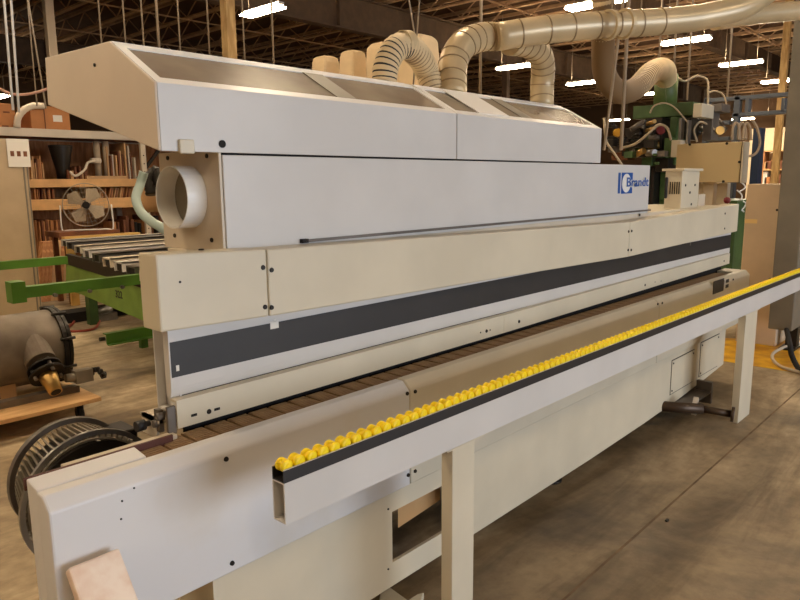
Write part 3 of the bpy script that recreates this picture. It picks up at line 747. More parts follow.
# ------------------------------------------------------------------ tall cabinet far left
cy = 6.9
c1 = P(34.5, 230, y=cy); c0 = P(-50, 230, y=cy); ct = P(10, 139, y=cy).z
Cb = thing('tall_cabinet', 'tall tan metal cabinet at the left edge with a notice stuck on it', 'cabinet', ((c0.x+c1.x)/2, cy+.3, 0))
MB().box(c0.x, c1.x, cy, cy+.6, 0, ct).build('body', mat('tan_cabinet', (190, 168, 134), .5, var=.05), Cb, bevel=.01)
MB().box(c1.x-.06, c1.x-.045, cy-.006, cy, .1, ct-.05).box(c1.x-.02, c1.x-.008, cy-.006, cy, .1, ct-.05).build('door_seam', graycab, Cb)
n0 = P(7, 150, y=cy-.01); n1 = P(31, 167, y=cy-.01); n2 = P(20, 140, y=cy-.01)
nt_ = MB().box(n0.x, n1.x, cy-.015, cy-.005, n1.z, P(20, 139, y=cy).z-.0).build('notice', paper, Cb)
for k in range(3):
    xx = n0.x+.03+.07*k; MB().box(xx, xx+.04, cy-.017, cy-.015, n1.z+.12, n1.z+.18).build('notice_picture', wood3, nt_)

# ------------------------------------------------------------------ pallet rack with boards
ry = 9.6; rd = 1.1
rx0 = P(-30, 200, y=ry).x; rx1 = P(146.5, 200, y=ry).x; rx2 = rx1+3.2
def zpx(px, py, yy=ry): return P(px, py, y=yy).z
Rk = thing('pallet_rack', 'wood and steel storage rack along the back left, full of boards', 'rack', ((rx0+rx1)/2, ry+.5, 0))
z1_ = zpx(70, 130); z1b = zpx(70, 138)
z2t = zpx(80, 179); z2b = zpx(80, 187); z3t = zpx(80, 198.5); z3b = zpx(80, 209)
def shelf(z_t, z_b, m_, name):
    MB().box(rx0, rx2, ry, ry+.05, z_b, z_t).box(rx0, rx2, ry+rd-.05, ry+rd, z_b, z_t).build(name, m_, Rk, bevel=.004)
    MB().box(rx0, rx2, ry+.05, ry+rd-.05, z_b+.02, z_t-.005).build('shelf_deck', wood3, Rk)
shelf(z1_, z1b, tan, 'top_beam'); shelf(z2t, z2b, orange, 'middle_beam'); shelf(z3t, z3b, orange, 'lower_beam')
zl = .35
MB().box(rx0, rx2, ry, ry+rd, zl-.08, zl).build('bottom_shelf', wood3, Rk)
for xx in (rx0, rx1, rx2):
    MB().box(xx-.045, xx+.045, ry-.01, ry+.05, 0, z1_+.02).box(xx-.045, xx+.045, ry+rd-.05, ry+rd+.01, 0, z1_+.02).build('upright', tan if xx == rx1 else wood2, Rk)
for k in range(14):
    zz = .3+.14*k
    if zz < z1_: MB().cyl((rx1, ry-.012, zz), (rx1, ry-.009, zz), .012, n=8).build('upright_hole', dark, Rk)
a = P(152, 165, y=ry+.06); 
MB().bar((rx1-.1, ry+.06, z2t), (rx1+.45, ry+.06, z1b), .05).build('diagonal_brace', boltm, Rk)
MB().box(rx0, rx2, ry+rd+.02, ry+rd+.05, 0, z1_).build('rack_back', wood2, Rk)
def boards(px0, px1, zb_, h0, h1, grp, lab, n_, ms, dz=.0, yy=None, lean=.0):
    xa_ = P(px0, 200, y=ry+.1).x; xb_ = P(px1, 200, y=ry+.1).x; st_ = (xb_-xa_)/n_
    for k in range(n_):
        x_ = xa_+k*st_; h = random.uniform(h0, h1); th_ = st_*random.uniform(.45, .8); yo = random.uniform(.06, .14); ln = lean*random.uniform(.6, 1)
        dd_ = random.uniform(.3, .6)
        mb = MB().hexa([(x_, ry+yo, zb_), (x_+th_, ry+yo, zb_), (x_+th_, ry+yo+dd_, zb_), (x_, ry+yo+dd_, zb_)],
                       [(x_+ln*h, ry+yo, zb_+h), (x_+th_+ln*h, ry+yo, zb_+h), (x_+th_+ln*h, ry+yo+dd_, zb_+h), (x_+ln*h, ry+yo+dd_, zb_+h)])
        tag(mb.build('wood_board', random.choice(ms)), lab, 'board', grp)
hh = z2b-z3t
boards(30, 40, z3t, hh*.8, hh*.97, 'boards left of the fan on the rack', 'dark board standing on edge in the low shelf bay left of the fan', 7, [wood3, wood2])
boards(43, 56, z3t, hh*.8, hh*.97, 'boards left of the fan on the rack', 'dark board standing on edge in the low shelf bay left of the fan', 8, [wood3, wood2])
boards(94, 107, z3t, hh*.75, hh*.97, 'boards right of the fan on the rack', 'thin board standing on edge in the low shelf bay behind the fan', 9, [wood2, wood4, wood3])
boards(109, 139, z3t, hh*.75, hh*.97, 'boards beside the rack upright', 'thin board standing on edge in the low shelf bay left of the perforated upright', 18, [wood2, wood4, wood3], lean=.3)
hh = z1b-z2t
boards(28, 48, z2t, hh*.3, hh*.6, 'short boards on the orange shelf', 'short board standing on the orange shelf at the cabinet side', 12, [wood3, wood2, wood4])
boards(70, 92, z2t, hh*.15, hh*.35, 'low offcuts on the orange shelf', 'low offcut standing on the orange shelf between the hopper and the grey tubes', 9, [wood3, wood4])
boards(111, 139, z2t, hh*.5, hh*.95, 'tall boards on the orange shelf', 'tall board standing on the orange shelf right of the grey tubes', 12, [wood4, tan, wood3])
boards(34, 58, zl, .7, z3b-zl-.15, 'boards below the rack left of the bench', 'tall dark board standing on the bottom rack shelf near the cabinet', 10, [wood3, wood2])
boards(112, 170, zl, .6, z3b-zl-.1, 'boards below the rack right of the fan', 'dark board standing on the bottom rack shelf right of the fan', 14, [wood3, dark, wood2])
for k, (px, lb) in enumerate(((97.5, 'pale grey tube standing on the orange shelf, left of two'), (106.5, 'pale grey tube standing on the orange shelf, right of two'))):
    p = P(px, 160, y=ry+.2); tag(MB().cyl((p.x, ry+.2, z2t), (p.x, ry+.2, z1b-.02), .052, n=18).build('grey_tube', mat('tube_grey', (168, 150, 126), .6)), lb, 'tube')
p = P(62, 165, y=ry+.25)
V1 = thing('funnel_hopper', 'dark tapered hopper on the orange shelf with a curved hose', 'hopper', (p.x, ry+.25, z2t))
MB().lathe((p.x, ry+.25, z2t), (0, 0, 1), [(0, .09), (hh*.2, .1), (hh*.8, .18), (hh*.84, .18)], 20).build('cone', boltm, V1)
MB().tube([(p.x+.02, ry+.02, z2t+.12), (p.x+.1, ry+.0, z2t+.02+.03), (p.x+.25, ry+.0, z2t+.15), (p.x+.32, ry+.02, z2t+.26), (p.x+.45, ry+.05, z2t+.30)], .02, 10).build('hose', tan, V1)
MB().cyl((p.x+.40, ry+.08, z2t+.30), (p.x+.56, ry+.08, z2t+.30), .045, n=16).build('hose_nozzle', tan, V1)
a = P(84, 175, y=ry+.1)
tag(MB().box(a.x, P(126, 171, y=ry).x, ry+.0, ry+.05, z2t, z2t+.05).build('plank', wood4), 'pale plank lying on the front edge of the orange shelf', 'plank')
# cardboard boxes on the top beam
q0 = P(30, 110, y=ry+.05); q1 = P(69, 110, y=ry+.05); zt3 = zpx(50, 106)
B1 = thing('cardboard_box', 'brown cardboard box with a white label on the top rack beam', 'box', ((q0.x+q1.x)/2, ry+.3, z1_))
MB().box(q0.x, q1.x, ry+.05, ry+.6, z1_, zt3).build('carton', card, B1, bevel=.006)
a = P(53, 118, y=ry+.05); a2 = P(62, 118, y=ry+.05); MB().box(a.x, a2.x, ry+.045, ry+.05, P(57, 121.5, y=ry).z, P(57, 115, y=ry).z).build('label_sticker', paper, B1)
a = P(45, 118, y=ry+.05); MB().box(a.x-.012, a.x, ry+.04, ry+.05, z1_, zt3).build('carton_edge', wood3, B1)
q0 = P(-25, 110, y=ry+.05); q1 = P(15, 110, y=ry+.05)
B2 = thing('cardboard_box', 'brown cardboard box at the left edge on the top rack beam', 'box', ((q0.x+q1.x)/2, ry+.3, z1_))
MB().box(q0.x, q1.x, ry+.05, ry+.6, z1_, zpx(5, 103)).build('carton', card, B2, bevel=.006)
for px, py in ((3, 112), (2, 126)):
    a = P(px, py, y=ry+.05); MB().box(a.x, a.x+.09, ry+.045, ry+.05, a.z-.012, a.z+.012).build('printing', wood3, B2)
hp = [P(x_, y_, y=ry+.02) for x_, y_ in ((17, 128), (18, 118), (24, 110), (33, 106), (44, 106))]
tag(MB().tube([v for v in hp], .05, 12, rib=.04, step=.03).build('curved_duct', tan), 'curved pale hose arching between the two cardboard boxes', 'hose')
# leaning offcuts below
lx = P(48, 280, y=8.2)
for k in range(7):
    p = P(38+4.0*k, 292, y=8.3); p.z = 0
    mb = MB().hexa([(p.x, 8.3, 0), (p.x+.05, 8.3, 0), (p.x+.05, 8.45, 0), (p.x, 8.45, 0)], [(p.x+.35, 8.9, .8), (p.x+.40, 8.9, .8), (p.x+.40, 9.05, .8), (p.x+.35, 9.05, .8)])
    tag(mb.build('offcut', random.choice([wood2, wood4])), 'pale offcut board leaning behind the green support arm beside the tan cabinet', 'board', 'leaning offcuts beside the tan cabinet')

# teal hose coming down beside the port
hp = [P(144, 172, d=5.2), P(140, 185, d=5.2), P(136, 198, d=5.1), P(141, 212, d=5.0), P(152, 222, d=4.9), P(162, 228, d=4.8), P(172, 240, d=4.8), P(184, 290, d=4.8), P(190, 380, d=4.8), P(192, 418, d=4.8)]
H1 = thing('teal_hose', 'bent pale teal hose hanging left of the round extraction port', 'hose', (hp[3].x, hp[3].y, 0))
MB().tube(hp, .034, 12).build('hose', tealhose, H1)
MB().tube([P(152, 195, d=5.4), P(150, 180, d=5.4), P(156, 172, d=5.4), P(160, 185, d=5.4)], .05, 8, rib=.1).build('wire_bundle', boltm, H1)
MB().lathe(P(152, 212, d=5.6), (0, 0, 1), [(0, .05), (.06, .09), (.22, .09), (.28, .04)], 16).build('canister', wood4, H1)

# ------------------------------------------------------------------ ducts
def flexd(name, pts, r, m_, parent, rib=.05, step=.02): return MB().tube(pts, r, 20, rib=rib, step=step).build(name, m_, parent)
Du = thing('dust_duct', 'pale metal dust duct rising from the hood and running off to the right', 'duct', tuple(P(450, 95, y=.5)))
c_ = [P(452, 98, y=.42), P(452, 78, y=.46), P(454, 60, y=.5), P(463, 45, y=.5), P(480, 37.5, y=.5), P(500, 36.5, y=.48)]
dref = (c_[4]-CAM).dot(fwd)
rD = .5*28*dref/F
print('duct r', rD, dref)
def seg_bands(pts, r, parent, n=6):
    m_ = MB()
    path = smooth_path(pts, .02)
    for k in range(1, n+1):
        i = int(len(path)*k/(n+1)); i = max(1, min(i, len(path)-2)); t = (path[i+1]-path[i-1]).normalized()
        m_.pipe(path[i]-t*.003, path[i]+t*.003, r*1.04, r*.9, 24)
    m_.build('seam_bands', mat('seam_metal', (150, 128, 96), .4, metal=.3), parent)
MB().tube(c_, rD, 24, step=.03).build('elbow', duct, Du); seg_bands(c_, rD, Du, 9)
run = [P(496, 37, d=dref), P(540, 30.5, d=dref+.05), P(600, 25, d=dref+.15), P(625, 24, d=dref+.2), P(680, 20, d=dref+.3), P(712, 15, d=dref+.35), P(740, 8, d=dref+.4), P(760, -4, d=dref+.45), P(790, -25, d=dref+.5)]
MB().tube(run, rD*.98, 24, step=.05).build('horizontal_run', duct, Du); seg_bands(run[:5], rD*.99, Du, 7)
MB().tube([P(715, 20, d=dref+.5), P(760, 14, d=dref+.7), P(860, 6, d=dref+1)], rD*.8, 20).build('branch_duct', duct, Du)
d2 = [P(515, 40, d=dref+.1), P(533, 47, d=dref+.25), P(550, 58, d=dref+.45), P(558, 75, d=dref+.55), P(559, 92, d=dref+.6)]
d2 = [P(510, 42, d=dref+.1), P(528, 45, d=dref+.25), P(540, 54, d=dref+.4), P(543, 70, d=dref+.5), P(542, 85, d=dref+.55), P(542, 108, d=dref+.55)]
MB().tube(d2, rD*.95, 24, step=.03).build('downpipe', duct, Du); seg_bands(d2, rD*.95, Du, 9)
p0 = P(610, 2, d=dref+.15)
MB().pipe(P(607, 25, d=dref+.1), P(610, 25, d=dref+.11), rD*1.08, rD*.9, 24).pipe(P(623, 24, d=dref+.1), P(626, 24, d=dref+.11), rD*1.08, rD*.9, 24).build('clamp_band', duct, Du)
for px in (612, 641):
    p = P(px, 8, d=dref+.2); MB().cyl(p, (p.x, p.y, 6.6), .004, n=6).build('hanger_rod', rodm, Du)
# small flexible duct from the hood
fl_ = [P(384, 84, y=.5), P(386, 66, y=.5), P(394, 50, y=.5), P(407, 46, y=.5), P(420, 58, y=.52), P(427, 72, y=.54), P(434, 92, y=.5)]
dflex = (fl_[3]-CAM).dot(fwd)
FD = thing('flexible_duct', 'short ribbed flexible duct looping over the back of the hood', 'duct', tuple(fl_[0]))
MB().tube(fl_, .5*25*dflex/F, 20, rib=.06, step=.0115).build('hose', flex, FD)
MB().tube(fl_[:4],   .5*24.3*dflex/F, 20).build('groove_core', rubber, FD)  # added black core so the valleys between the ribs read dark
MB().tube(fl_[3:], .5*24.2*dflex/F, 20).build('groove_core', mat('groove_core_tan', (140, 116, 84), .7), FD)  # added darker tan core puts shade into the valleys of this half
MB().pipe(P(402, 44, y=.5), P(409, 44, y=.5), .5*26*dflex/F, .06, 20).build('clamp_band', duct, FD)
# hanging flexible hose to the green machine
hs_ = [P(582, -12, d=5.6), P(600, -8, d=5.2), P(604, 10, d=5.2), P(603, 40, d=5.4), P(605, 75, d=5.7), P(619, 92, d=6.0), P(636, 88, d=6.6), P(652, 72, d=7.4), P(664, 70, d=8.2), P(666, 84, d=8.6), P(666, 96, d=8.6)]
HH = thing('hanging_hose', 'thick ribbed tan hose hanging from the duct and curling over the green pipe', 'hose', tuple(hs_[6]))
MB().tube(hs_, lambda t: .075+.055*t, 22, rib=.05, step=.04).build('hose', flex, HH)
MB().tube(hs_, lambda t: .0728+.054*t, 22).build('groove_core', mat('groove_core', (120, 96, 66), .7), HH)  # added inner tube, darker tan, paints shade into the hose grooves
# filter bags behind the hood
for x_a, x_b, yt, d_, lb in ((312, 339, 57, 9.2, 'pale cloth filter bag behind the hood, leftmost and lowest of the row'), (339.5, 366, 51.5, 8.9, 'pale cloth filter bag behind the hood, second from the left'),
                          (366.5, 398, 44, 8.5, 'pale cloth filter bag behind the hood, left of the ribbed duct'), (398.5, 438, 36.5, 8.1, 'tallest pale cloth filter bag behind the ribbed duct')):
    c_ = P((x_a+x_b)/2, yt, d=d_); w_ = (x_b-x_a)*d_/F*.98
    h_ = w_/1.41/2*1.12; top_ = c_.z
    def ringz(z_, f): return [(c_.x-h_*f, c_.y-h_*f, z_), (c_.x+h_*f, c_.y-h_*f, z_), (c_.x+h_*f, c_.y+h_*f, z_), (c_.x-h_*f, c_.y+h_*f, z_)]
    mb = MB(); vs = []; lv = [(0, .9), (.3, 1), (top_-.5, 1.0), (top_-.25, 1.02), (top_-.08, .97), (top_-.02, .88), (top_, .7)]
    for z_, f in lv: vs += ringz(z_, f)
    fs = [(3, 2, 1, 0), tuple(range(len(lv)*4-4, len(lv)*4))]
    for i in range(len(lv)-1):
        for k in range(4): fs.append((i*4+k, i*4+(k+1) % 4, i*4+4+(k+1) % 4, i*4+4+k))
    mb.add(vs, fs)
    tag(mb.build('filter_bag', bag, bevel=.035), lb, 'filter bag', 'filter bags behind the hood')

# ------------------------------------------------------------------ conduits and cords hanging from the roof
def rod(x_, ya, yb, d_, r, lb, m_=rodm, x2=None, name='hanging_rod', cat='rod', top=6.6):
    a = P(x2 if x2 is not None else x_, yb, d=d_); t_ = P(x_, ya, d=d_); dr = (t_-a)
    t_ = a+dr*((top-a.z)/dr.z)
    if x2 is None: t_ = Vector((a.x, a.y, top))
    tag(MB().cyl(a, t_, r, n=8).build(name, m_), lb, cat)
rod(4, 0, 110, 6, .011, 'bright white cord hanging at the far left edge, left of two', clearp, 13, 'hanging_rope', 'rope')
rod(11, 0, 112, 6, .011, 'bright white cord hanging at the far left edge, right of two', clearp, 19, 'hanging_rope', 'rope')
rod(28, 0, 108, 9, .012, 'slanting thin rod right of the white cords at left', rodm, 46, 'hanging_rod')
rod(31, 40, 106, 9.6, .010, 'steeper thin rod ending above the cardboard box', rodm, 37)
for px, lb in ((103, 'thin rod hanging above the hood ridge, leftmost'), (127, 'thin rod hanging above the hood, second from left'), (145, 'thin rod hanging above the hood, third from left'), (160, 'thick rod hanging above the hood left of the yellow post'), (181, 'thin rod hanging nearest left of the yellow post')):
    rod(px, 0, 62, 9.5, .02 if px == 160 else .012, lb)
rod(210, 0, 62, 11, .014, 'thin rod hanging just left of the yellow post')
rod(245, 0, 66, 10, .012, 'thin rod hanging right of the yellow post')
rod(274, 0, 72, 8, .012, 'thin rod hanging below the large ceiling light')
rod(480, 50, 98, 9, .02, 'rod hanging between the two duct downpipes')
rod(624, -5, 150, 4.9, .011, 'slack pale cord hanging in front of the ribbed hose, left of two', rodm, 604, 'hanging_rope', 'rope')
rod(629, -5, 150, 5.0, .014, 'taut pale cord hanging in front of the ribbed hose, right of two', rodm, 621, 'hanging_rope', 'rope')
rod(408, -5, 90, 4.6, .006, 'thin pale cord hanging in front of the ribbed flexible duct', rodm, 424, 'hanging_rope', 'rope')
rod(418, 20, 90, 4.8, .006, 'thin cord ending at the duct clamp', rodm, 413, 'hanging_rope', 'rope')
for px, lb in ((657, 'thin rod hanging left of the ceiling light row'), (672, 'thin rod under the nearest light of the diagonal row'), (687, 'thin rod right of the nearest light of the diagonal row'), (727, 'thin rod hanging above the gantry')):
    rod(px, 30, 100, 13, .02, lb)
wr = [P(0, 89, d=7), P(12, 94, d=7), P(25, 94.5, d=7), P(38, 92, d=7), P(50, 88, d=7), P(75, 80, d=7)]
tag(MB().tube(wr, .014, 8).build('sagging_cable', mat('pink_cable', (206, 160, 140), .5)), 'pinkish cable sagging across the left edge above the cardboard boxes', 'cable')

# ------------------------------------------------------------------ green machine beyond the far end
GM = P(665, 150, d=8.6)
gx = 8.3
Gm = thing('green_machine', 'dark green woodworking machine with motors and hoses beyond the far end', 'machine', (gx+.4, 1.9, 0))
def xb(px0, px1, py0, py1, x_, th_, m_, name, parent=Gm, bev=.006, zfloor=False):
    pm = (py0+py1)/2; ya = P(px0, pm, x=x_).y; yb_ = P(px1, pm, x=x_).y; xm = (px0+px1)/2
    z1__ = P(xm, py0, x=x_).z; z0__ = 0 if zfloor else P(xm, py1, x=x_).z
    return MB().box(x_, x_+th_, min(ya, yb_), max(ya, yb_), z0__, z1__).build(name, m_, parent, bevel=bev)
xb(640, 664, 118, 260, gx+.5, .5, dgreen, 'column', zfloor=True)
xb(632, 735, 200, 260, gx+.35, .9, dgreen, 'machine_base', zfloor=True)
xb(633, 693, 104, 117, gx+.2, .4, dgreen, 'top_arm'); xb(693, 702, 103.5, 117, gx+.1, .4, cream, 'arm_end')
xb(648, 655, 118, 205, gx+.1, .2, boltm, 'guide_post')
xb(669, 676, 117, 165, gx+.15, .25, dgreen, 'head_bracket')
xb(664, 673, 138, 156, gx-.1, .35, dgreen, 'control_box'); xb(671, 680, 140, 157, gx-.12, .2, cream, 'control_box_cover')
xb(652, 662, 128, 150, gx-.05, .25, boltm, 'motor_block'); xb(655, 668, 158, 172, gx+.0, .3, boltm, 'head_block')
xb(642, 652, 150, 166, gx-.02, .35, dgreen, 'slide_block')
xb(702, 722, 104, 112, gx+.5, .3, greysteel, 'spindle_motor'); xb(703, 712, 112, 140, gx+.5, .25, greysteel, 'spindle_body')
xb(676, 690, 118, 140, gx+.3, .3, boltm, 'gear_housing')
xb(640, 651, 166, 200, gx+.1, .35, dgreen, 'lower_housing'); xb(625, 641, 140, 156, gx+.1, .3, dgreen, 'side_housing'); xb(660, 672, 160, 200, gx+.25, .3, dgreen, 'knee_casting')
xb(645, 662, 118, 128, gx+.05, .3, boltm, 'tool_carrier'); xb(628, 668, 152, 157, gx-.12, .1, boltm, 'slide_rail'); xb(612, 628, 146, 160, gx+.2, .2, wood3, 'timber_pack')
for k in range(16):
    a = P(608+random.uniform(0, 58), 124+random.uniform(0, 40), d=random.uniform(7.9, 8.3)); r_ = random.uniform(.02, .06)
    MB().box(a.x-r_, a.x+r_, a.y-r_, a.y+r_, a.z-r_*.7, a.z+r_*.7).build('valve_body', random.choice([dgreen, boltm, boltm, greysteel, brass, dark]), Gm, bevel=.004)
xb(641, 644, 120, 150, gx, .1, steel, 'chrome_rod'); xb(678, 681, 118, 146, gx, .1, steel, 'chrome_rod'); xb(686, 688, 120, 146, gx, .1, steel, 'chrome_rod')
xb(606, 650, 140, 148, gx-.1, .15, boltm, 'feed_track'); xb(625, 640, 128, 139, gx-.1, .2, boltm, 'valve_block')
MB().cyl(P(657, 86, x=gx+.3)+Vector((0, -.1, 0)), P(667, 110, x=gx+.3)*1.0, .001).build('pin', steel, Gm)
pp_ = P(666, 88, d=8.6); MB().cyl((pp_.x, pp_.y, P(666, 106, d=8.6).z), (pp_.x, pp_.y, pp_.z+.16), .14, n=24).build('green_pipe', mat('pipe_green', (104, 124, 66), .5, var=.2, scale=6), Gm)
for k in range(9):
    a = P(630+random.uniform(0, 22), 122+random.uniform(0, 34), d=8.2); r_ = random.uniform(.02, .045)
    MB().cyl(a, a+Vector((random.uniform(-.1, .1), -.12, random.uniform(-.1, .1))), r_, n=12).build('pneumatic_cylinder', random.choice([steel, boltm, brass, greysteel]), Gm)
for k in range(8):
    a = P(690+random.uniform(0, 30), 118+random.uniform(0, 22), d=8.8); r_ = random.uniform(.015, .04)
    MB().cyl(a, a+Vector((random.uniform(-.12, .12), -.1, random.uniform(-.12, .12))), r_, n=12).build('fitting', random.choice([steel, greysteel, brass, boltm]), Gm)
for k, (cpx, m_) in enumerate((((617, 133), mat('yellow_tag', (220, 160, 30), .5)), ((719, 131), brass), ((660, 131), redm))):
    a = P(*cpx, d=8.1); MB().cyl(a, a-fwd*.03, .05, n=18).build('gauge', m_, Gm)
hoses = [([(650, 113), (654, 106), (664, 103), (674, 107), (684, 118), (690, 125)], 8.1, .014), ([(622, 148), (635, 144), (648, 134), (658, 125), (667, 128), (671, 140)], 8.0, .022),
         ([(604, 118), (606, 140), (612, 150), (622, 165)], 6.9, .018), ([(697, 142), (694, 130), (700, 122), (710, 126), (718, 133)], 8.3, .02),
         ([(676, 77), (685, 81), (697, 76), (707, 80), (708, 92), (708, 104)], 8.6, .02), ([(708, 93), (716, 91), (724, 96), (727, 108)], 8.7, .015),
         ([(737, 190), (742, 196), (739, 206), (744, 212)], 8.2, .012), ([(739, 200), (746, 204), (738, 214)], 8.2, .012), ([(731, 175), (745, 186), (739, 192)], 8.2, .012)]
for pts, d_, r_ in hoses: MB().tube([P(x_, y_, d=d_) for x_, y_ in pts], r_*.7, 8).build('air_hose', mat('hose_beige', (176, 158, 128), .5) if r_ > .013 else clearp, Gm)
for px in (735, 741, 746):
    MB().tube([P(px-3, 140, d=8.5), P(px-2, 128, d=8.5), P(px+1, 123, d=8.5), P(px+4, 128, d=8.5), P(px+5, 140, d=8.5)], .017, 8).build('looped_hose', mat('hose_brown', (150, 130, 104), .5), Gm)
MB().tube([P(752, 120, d=8.8), P(757, 128, d=8.8), P(760, 142, d=8.8), P(757, 152, d=8.8), P(750, 156, d=8.8), P(744, 153, d=8.8)], .017, 8).build('looped_hose', mat('hose_brown', (150, 130, 104), .5), Gm)

# big cream enclosure on a stem
En = thing('cream_enclosure', 'big flat cream electrical enclosure on a short stem before the green machine', 'enclosure', (7.9, 1.3, 0))
ex_ = 7.7
def eb_(*a, **k): return xb(*a, parent=En, **k)
eb_(676, 740, 143, 182.5, ex_, .2, mat('enclosure_beige', (206, 188, 146), .5), 'enclosure_body'); eb_(739.6, 741, 142, 183, ex_+.02, .17, boltm, 'door_gap'); eb_(741, 742.5, 141.5, 183, ex_, .2, cream, 'enclosure_door')
eb_(703, 713, 182.5, 214, ex_+.1, .25, tan, 'stem', zfloor=True)
eb_(695, 703, 183, 207, ex_+.2, .1, cream, 'side_panel'); eb_(713, 727, 183, 207, ex_+.2, .1, cream, 'side_panel')
for p in ((690, 144.5), (727, 143.5), (739.5, 162), (723.5, 181.5)):
    q = P(*p, x=ex_); MB().cyl(q, q+Vector((-.01, 0, 0)), .014, n=10).build('bolt', boltm, En)
# blue grey gantry
Ga = thing('gantry_frame', 'blue grey steel gantry frame standing behind the cream enclosure', 'frame', (10.8, 1.5, 0))
def gb(px0, px1, py0, py1, m_=bluegrey, name='rail', zf=False, x_=10.6, th_=.12): return xb(px0, px1, py0, py1, x_, th_, m_, name, parent=Ga, zfloor=zf)
gb(704, 796, 95, 99, name='top_rail'); gb(732, 795, 111, 115, name='lower_rail')
gb(729, 735, 96, 240, name='post', zf=True); gb(700, 705, 98, 240, name='post', zf=True); gb(745, 749, 98, 112, name='strut'); gb(781, 785, 98, 112, name='strut')
gb(705, 729, 121, 125, name='crossbar'); gb(705, 729, 137, 141, name='crossbar')
gb(749, 757, 128, 240, m_=navy, name='blue_post', zf=True, x_=10.3, th_=.2)
# beige cabinet by the outfeed
bc = 7.35
q = P(785, 240, x=bc)
BC = thing('beige_cabinet', 'beige low cabinet with small yellow sticker standing beyond the roller rail', 'cabinet', (bc+.3, .3, 0))
ya = P(746, 200, x=bc).y; yb_ = P(788, 200, x=bc).y; zc_ = P(765, 184, x=bc).z
MB().box(bc, bc+.5, yb_, ya, 0, zc_).build('body', mat('beige_cabinet', (214, 192, 162), .5, var=.04), BC, bevel=.008)
a = P(745, 219, x=bc); b_ = P(757, 223.5, x=bc); MB().box(bc-.002, bc, b_.y, a.y, b_.z, a.z).build('sticker', mat('sticker_yellow', (236, 206, 140), .6), BC)
bolts(BC, [P(777, 210, x=bc), P(770, 279, x=bc)], axis=(-1, 0, 0), r=.012)
# grey tall control cabinet on the right edge
gxx = 6.9
gy1 = P(771, 290, x=gxx).y; gzb = P(771, 329, x=gxx).z
print('greycab', gy1, gzb)
GC = thing('grey_control_cabinet', 'tall dark grey control cabinet at the right edge with cables leaving its bottom', 'cabinet', (gxx+.3, gy1-.3, 0))
gyf = P(790, 334, z=gzb).y
MB().box(gxx, gxx+.7, gy1-.20, gy1, gzb, 3.3).build('body', graycab, GC, bevel=.01)
MB().box(gxx+.5, gxx+.6, gy1-.14, gy1-.04, 0, gzb).box(gxx+.35, gxx+.68, gy1-.16, gy1-.02, 0, .02).build('pedestal', boltm, GC)
cb = P(790, 335, x=gxx+.1)
MB().tube([Vector((gxx+.12, gy1-.12, gzb+.02)), P(790, 345, d=5.9), P(792, 356, d=5.9), P(800, 370, z=.03), P(815, 378, z=.03)], .022, 10).build('black_cable', rubber, GC)
fcb = [P(840, 338, z=.02), P(800, 343, z=.02), P(778, 350, z=.02), P(772, 357, z=.02), P(780, 366, z=.02), P(800, 372, z=.02), P(830, 378, z=.02)]
tag(MB().tube(fcb, .014, 8).build('floor_cable', tan), 'thin pale cable looping on the yellow painted floor at right', 'cable')
# yellow floor paint
yp = [P(718, 338, z=0), P(800, 341, z=0), P(870, 350, z=0), P(870, 396, z=0), P(798, 373, z=0), P(716, 360, z=0)]
yp = [Vector((p.x, p.y, .0)) for p in yp]
struct(MB().prism(yp, (0, 0, .003)).build('trim_9', yfloor))

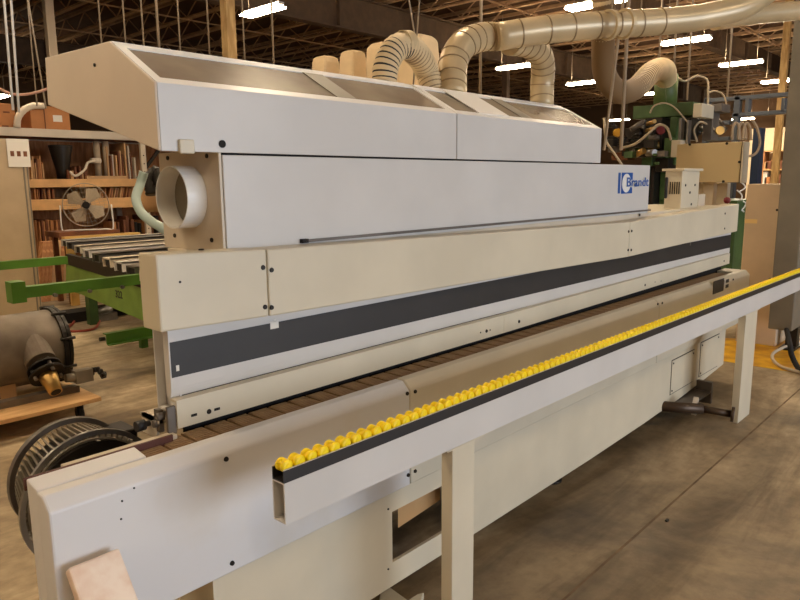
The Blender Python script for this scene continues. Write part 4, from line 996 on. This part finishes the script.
# ------------------------------------------------------------------ lit storage corner, far right
wx = 24.0
z_top = P(770, 128, x=wx).z
ya, yb_ = P(748, 160, x=wx).y, P(830, 160, x=wx).y
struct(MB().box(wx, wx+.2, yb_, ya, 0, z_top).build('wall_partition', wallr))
SU = thing('storage_shelving', 'orange brown shelving with goods against the far lit partition at right', 'shelving', (wx-.4, (ya+yb_)/2, 0))
sa, sb = P(762, 170, x=wx-.6).y, P(790, 170, x=wx-.6).y
for py in (150, 169, 184):
    z_ = P(775, py, x=wx-.6).z; MB().box(wx-.6, wx-.05, sb, sa, z_-.04, z_).build('shelf_board', orange, SU)
for f in (0, .5, 1): yy = sb+(sa-sb)*f; MB().box(wx-.6, wx-.05, yy-.03, yy+.03, 0, P(775, 150, x=wx-.6).z).build('upright', wood2, SU)
for py in (169, 184):
    z_ = P(775, py, x=wx-.6).z
    for k in range(5):
        yy = sb+(sa-sb)*(k+.25)/5.2; h = random.uniform(.2, .42)
        tag(MB().box(wx-.55, wx-.2, yy, yy+.22, z_, z_+h).build('carton', random.choice([card, wood4, wood3, paper]), bevel=.01), 'small carton on the far storage shelving at right', 'carton', 'cartons on the far shelving')
pz = P(778, 130, x=20).y
tag(MB().box(20, 20.15, pz-.08, pz+.08, 0, 6.6).build('tan_post', postw), 'tan roof post seen through the gantry beside the far shelving', 'post')
ll = bpy.data.lights.new('corner_lamp', 'AREA'); ll.size = 1.2; ll.energy = 260; ll.color = (1, .85, .62)
l2 = bpy.data.objects.new('corner_lamp', ll); COL.objects.link(l2); l2.location = (wx-2, (ya+yb_)/2, 4.4); l2.rotation_euler = (0, R(25), 0)

# cables on the floor at left
for pts, m_, lb in (([(78, 310), (74, 322), (66, 330), (80, 331), (95, 328), (100, 318), (97, 310)], mat('red_hose', (150, 60, 44), .5), 'red air hose looping on the floor behind the grey tank'),):
    tag(MB().tube([P(x_, y_, z=.015) for x_, y_ in pts], .014, 8).build('air_hose', m_), lb, 'hose')
rb = P(95, 318, z=0)
tag(MB().box(rb.x-.5, rb.x+1.6, rb.y-.1, rb.y+.2, 0, .12).build('low_step', dark), 'low dark platform lying on the floor under the green conveyor', 'platform')
tag(MB().box(rb.x-.15, rb.x+.15, rb.y-.3, rb.y-.18, 0, .09).cyl((rb.x-.1, rb.y-.24, .09), (rb.x+.1, rb.y-.24, .14), .05, n=12).build('floor_fitting', steel), 'small metal fitting lying on the floor below the green side plate', 'fitting')

q = P(667, 521, z=0)
tag(MB().box(q.x-.012, q.x+.012, q.y-.006, q.y+.006, 0, .008).build('metal_scrap', boltm), 'tiny black scrap lying on the open floor right of the slab joint', 'scrap')
for o in bpy.data.objects:
    if '_o' in o: del o['_o']
sc.view_settings.view_transform = 'Standard'; sc.view_settings.look = 'None'; sc.view_settings.gamma = 1
sc.view_settings.exposure = 0.36
sc.cycles.max_bounces = 6; sc.cycles.use_denoising = True
sc.cycles.sample_clamp_indirect = 6
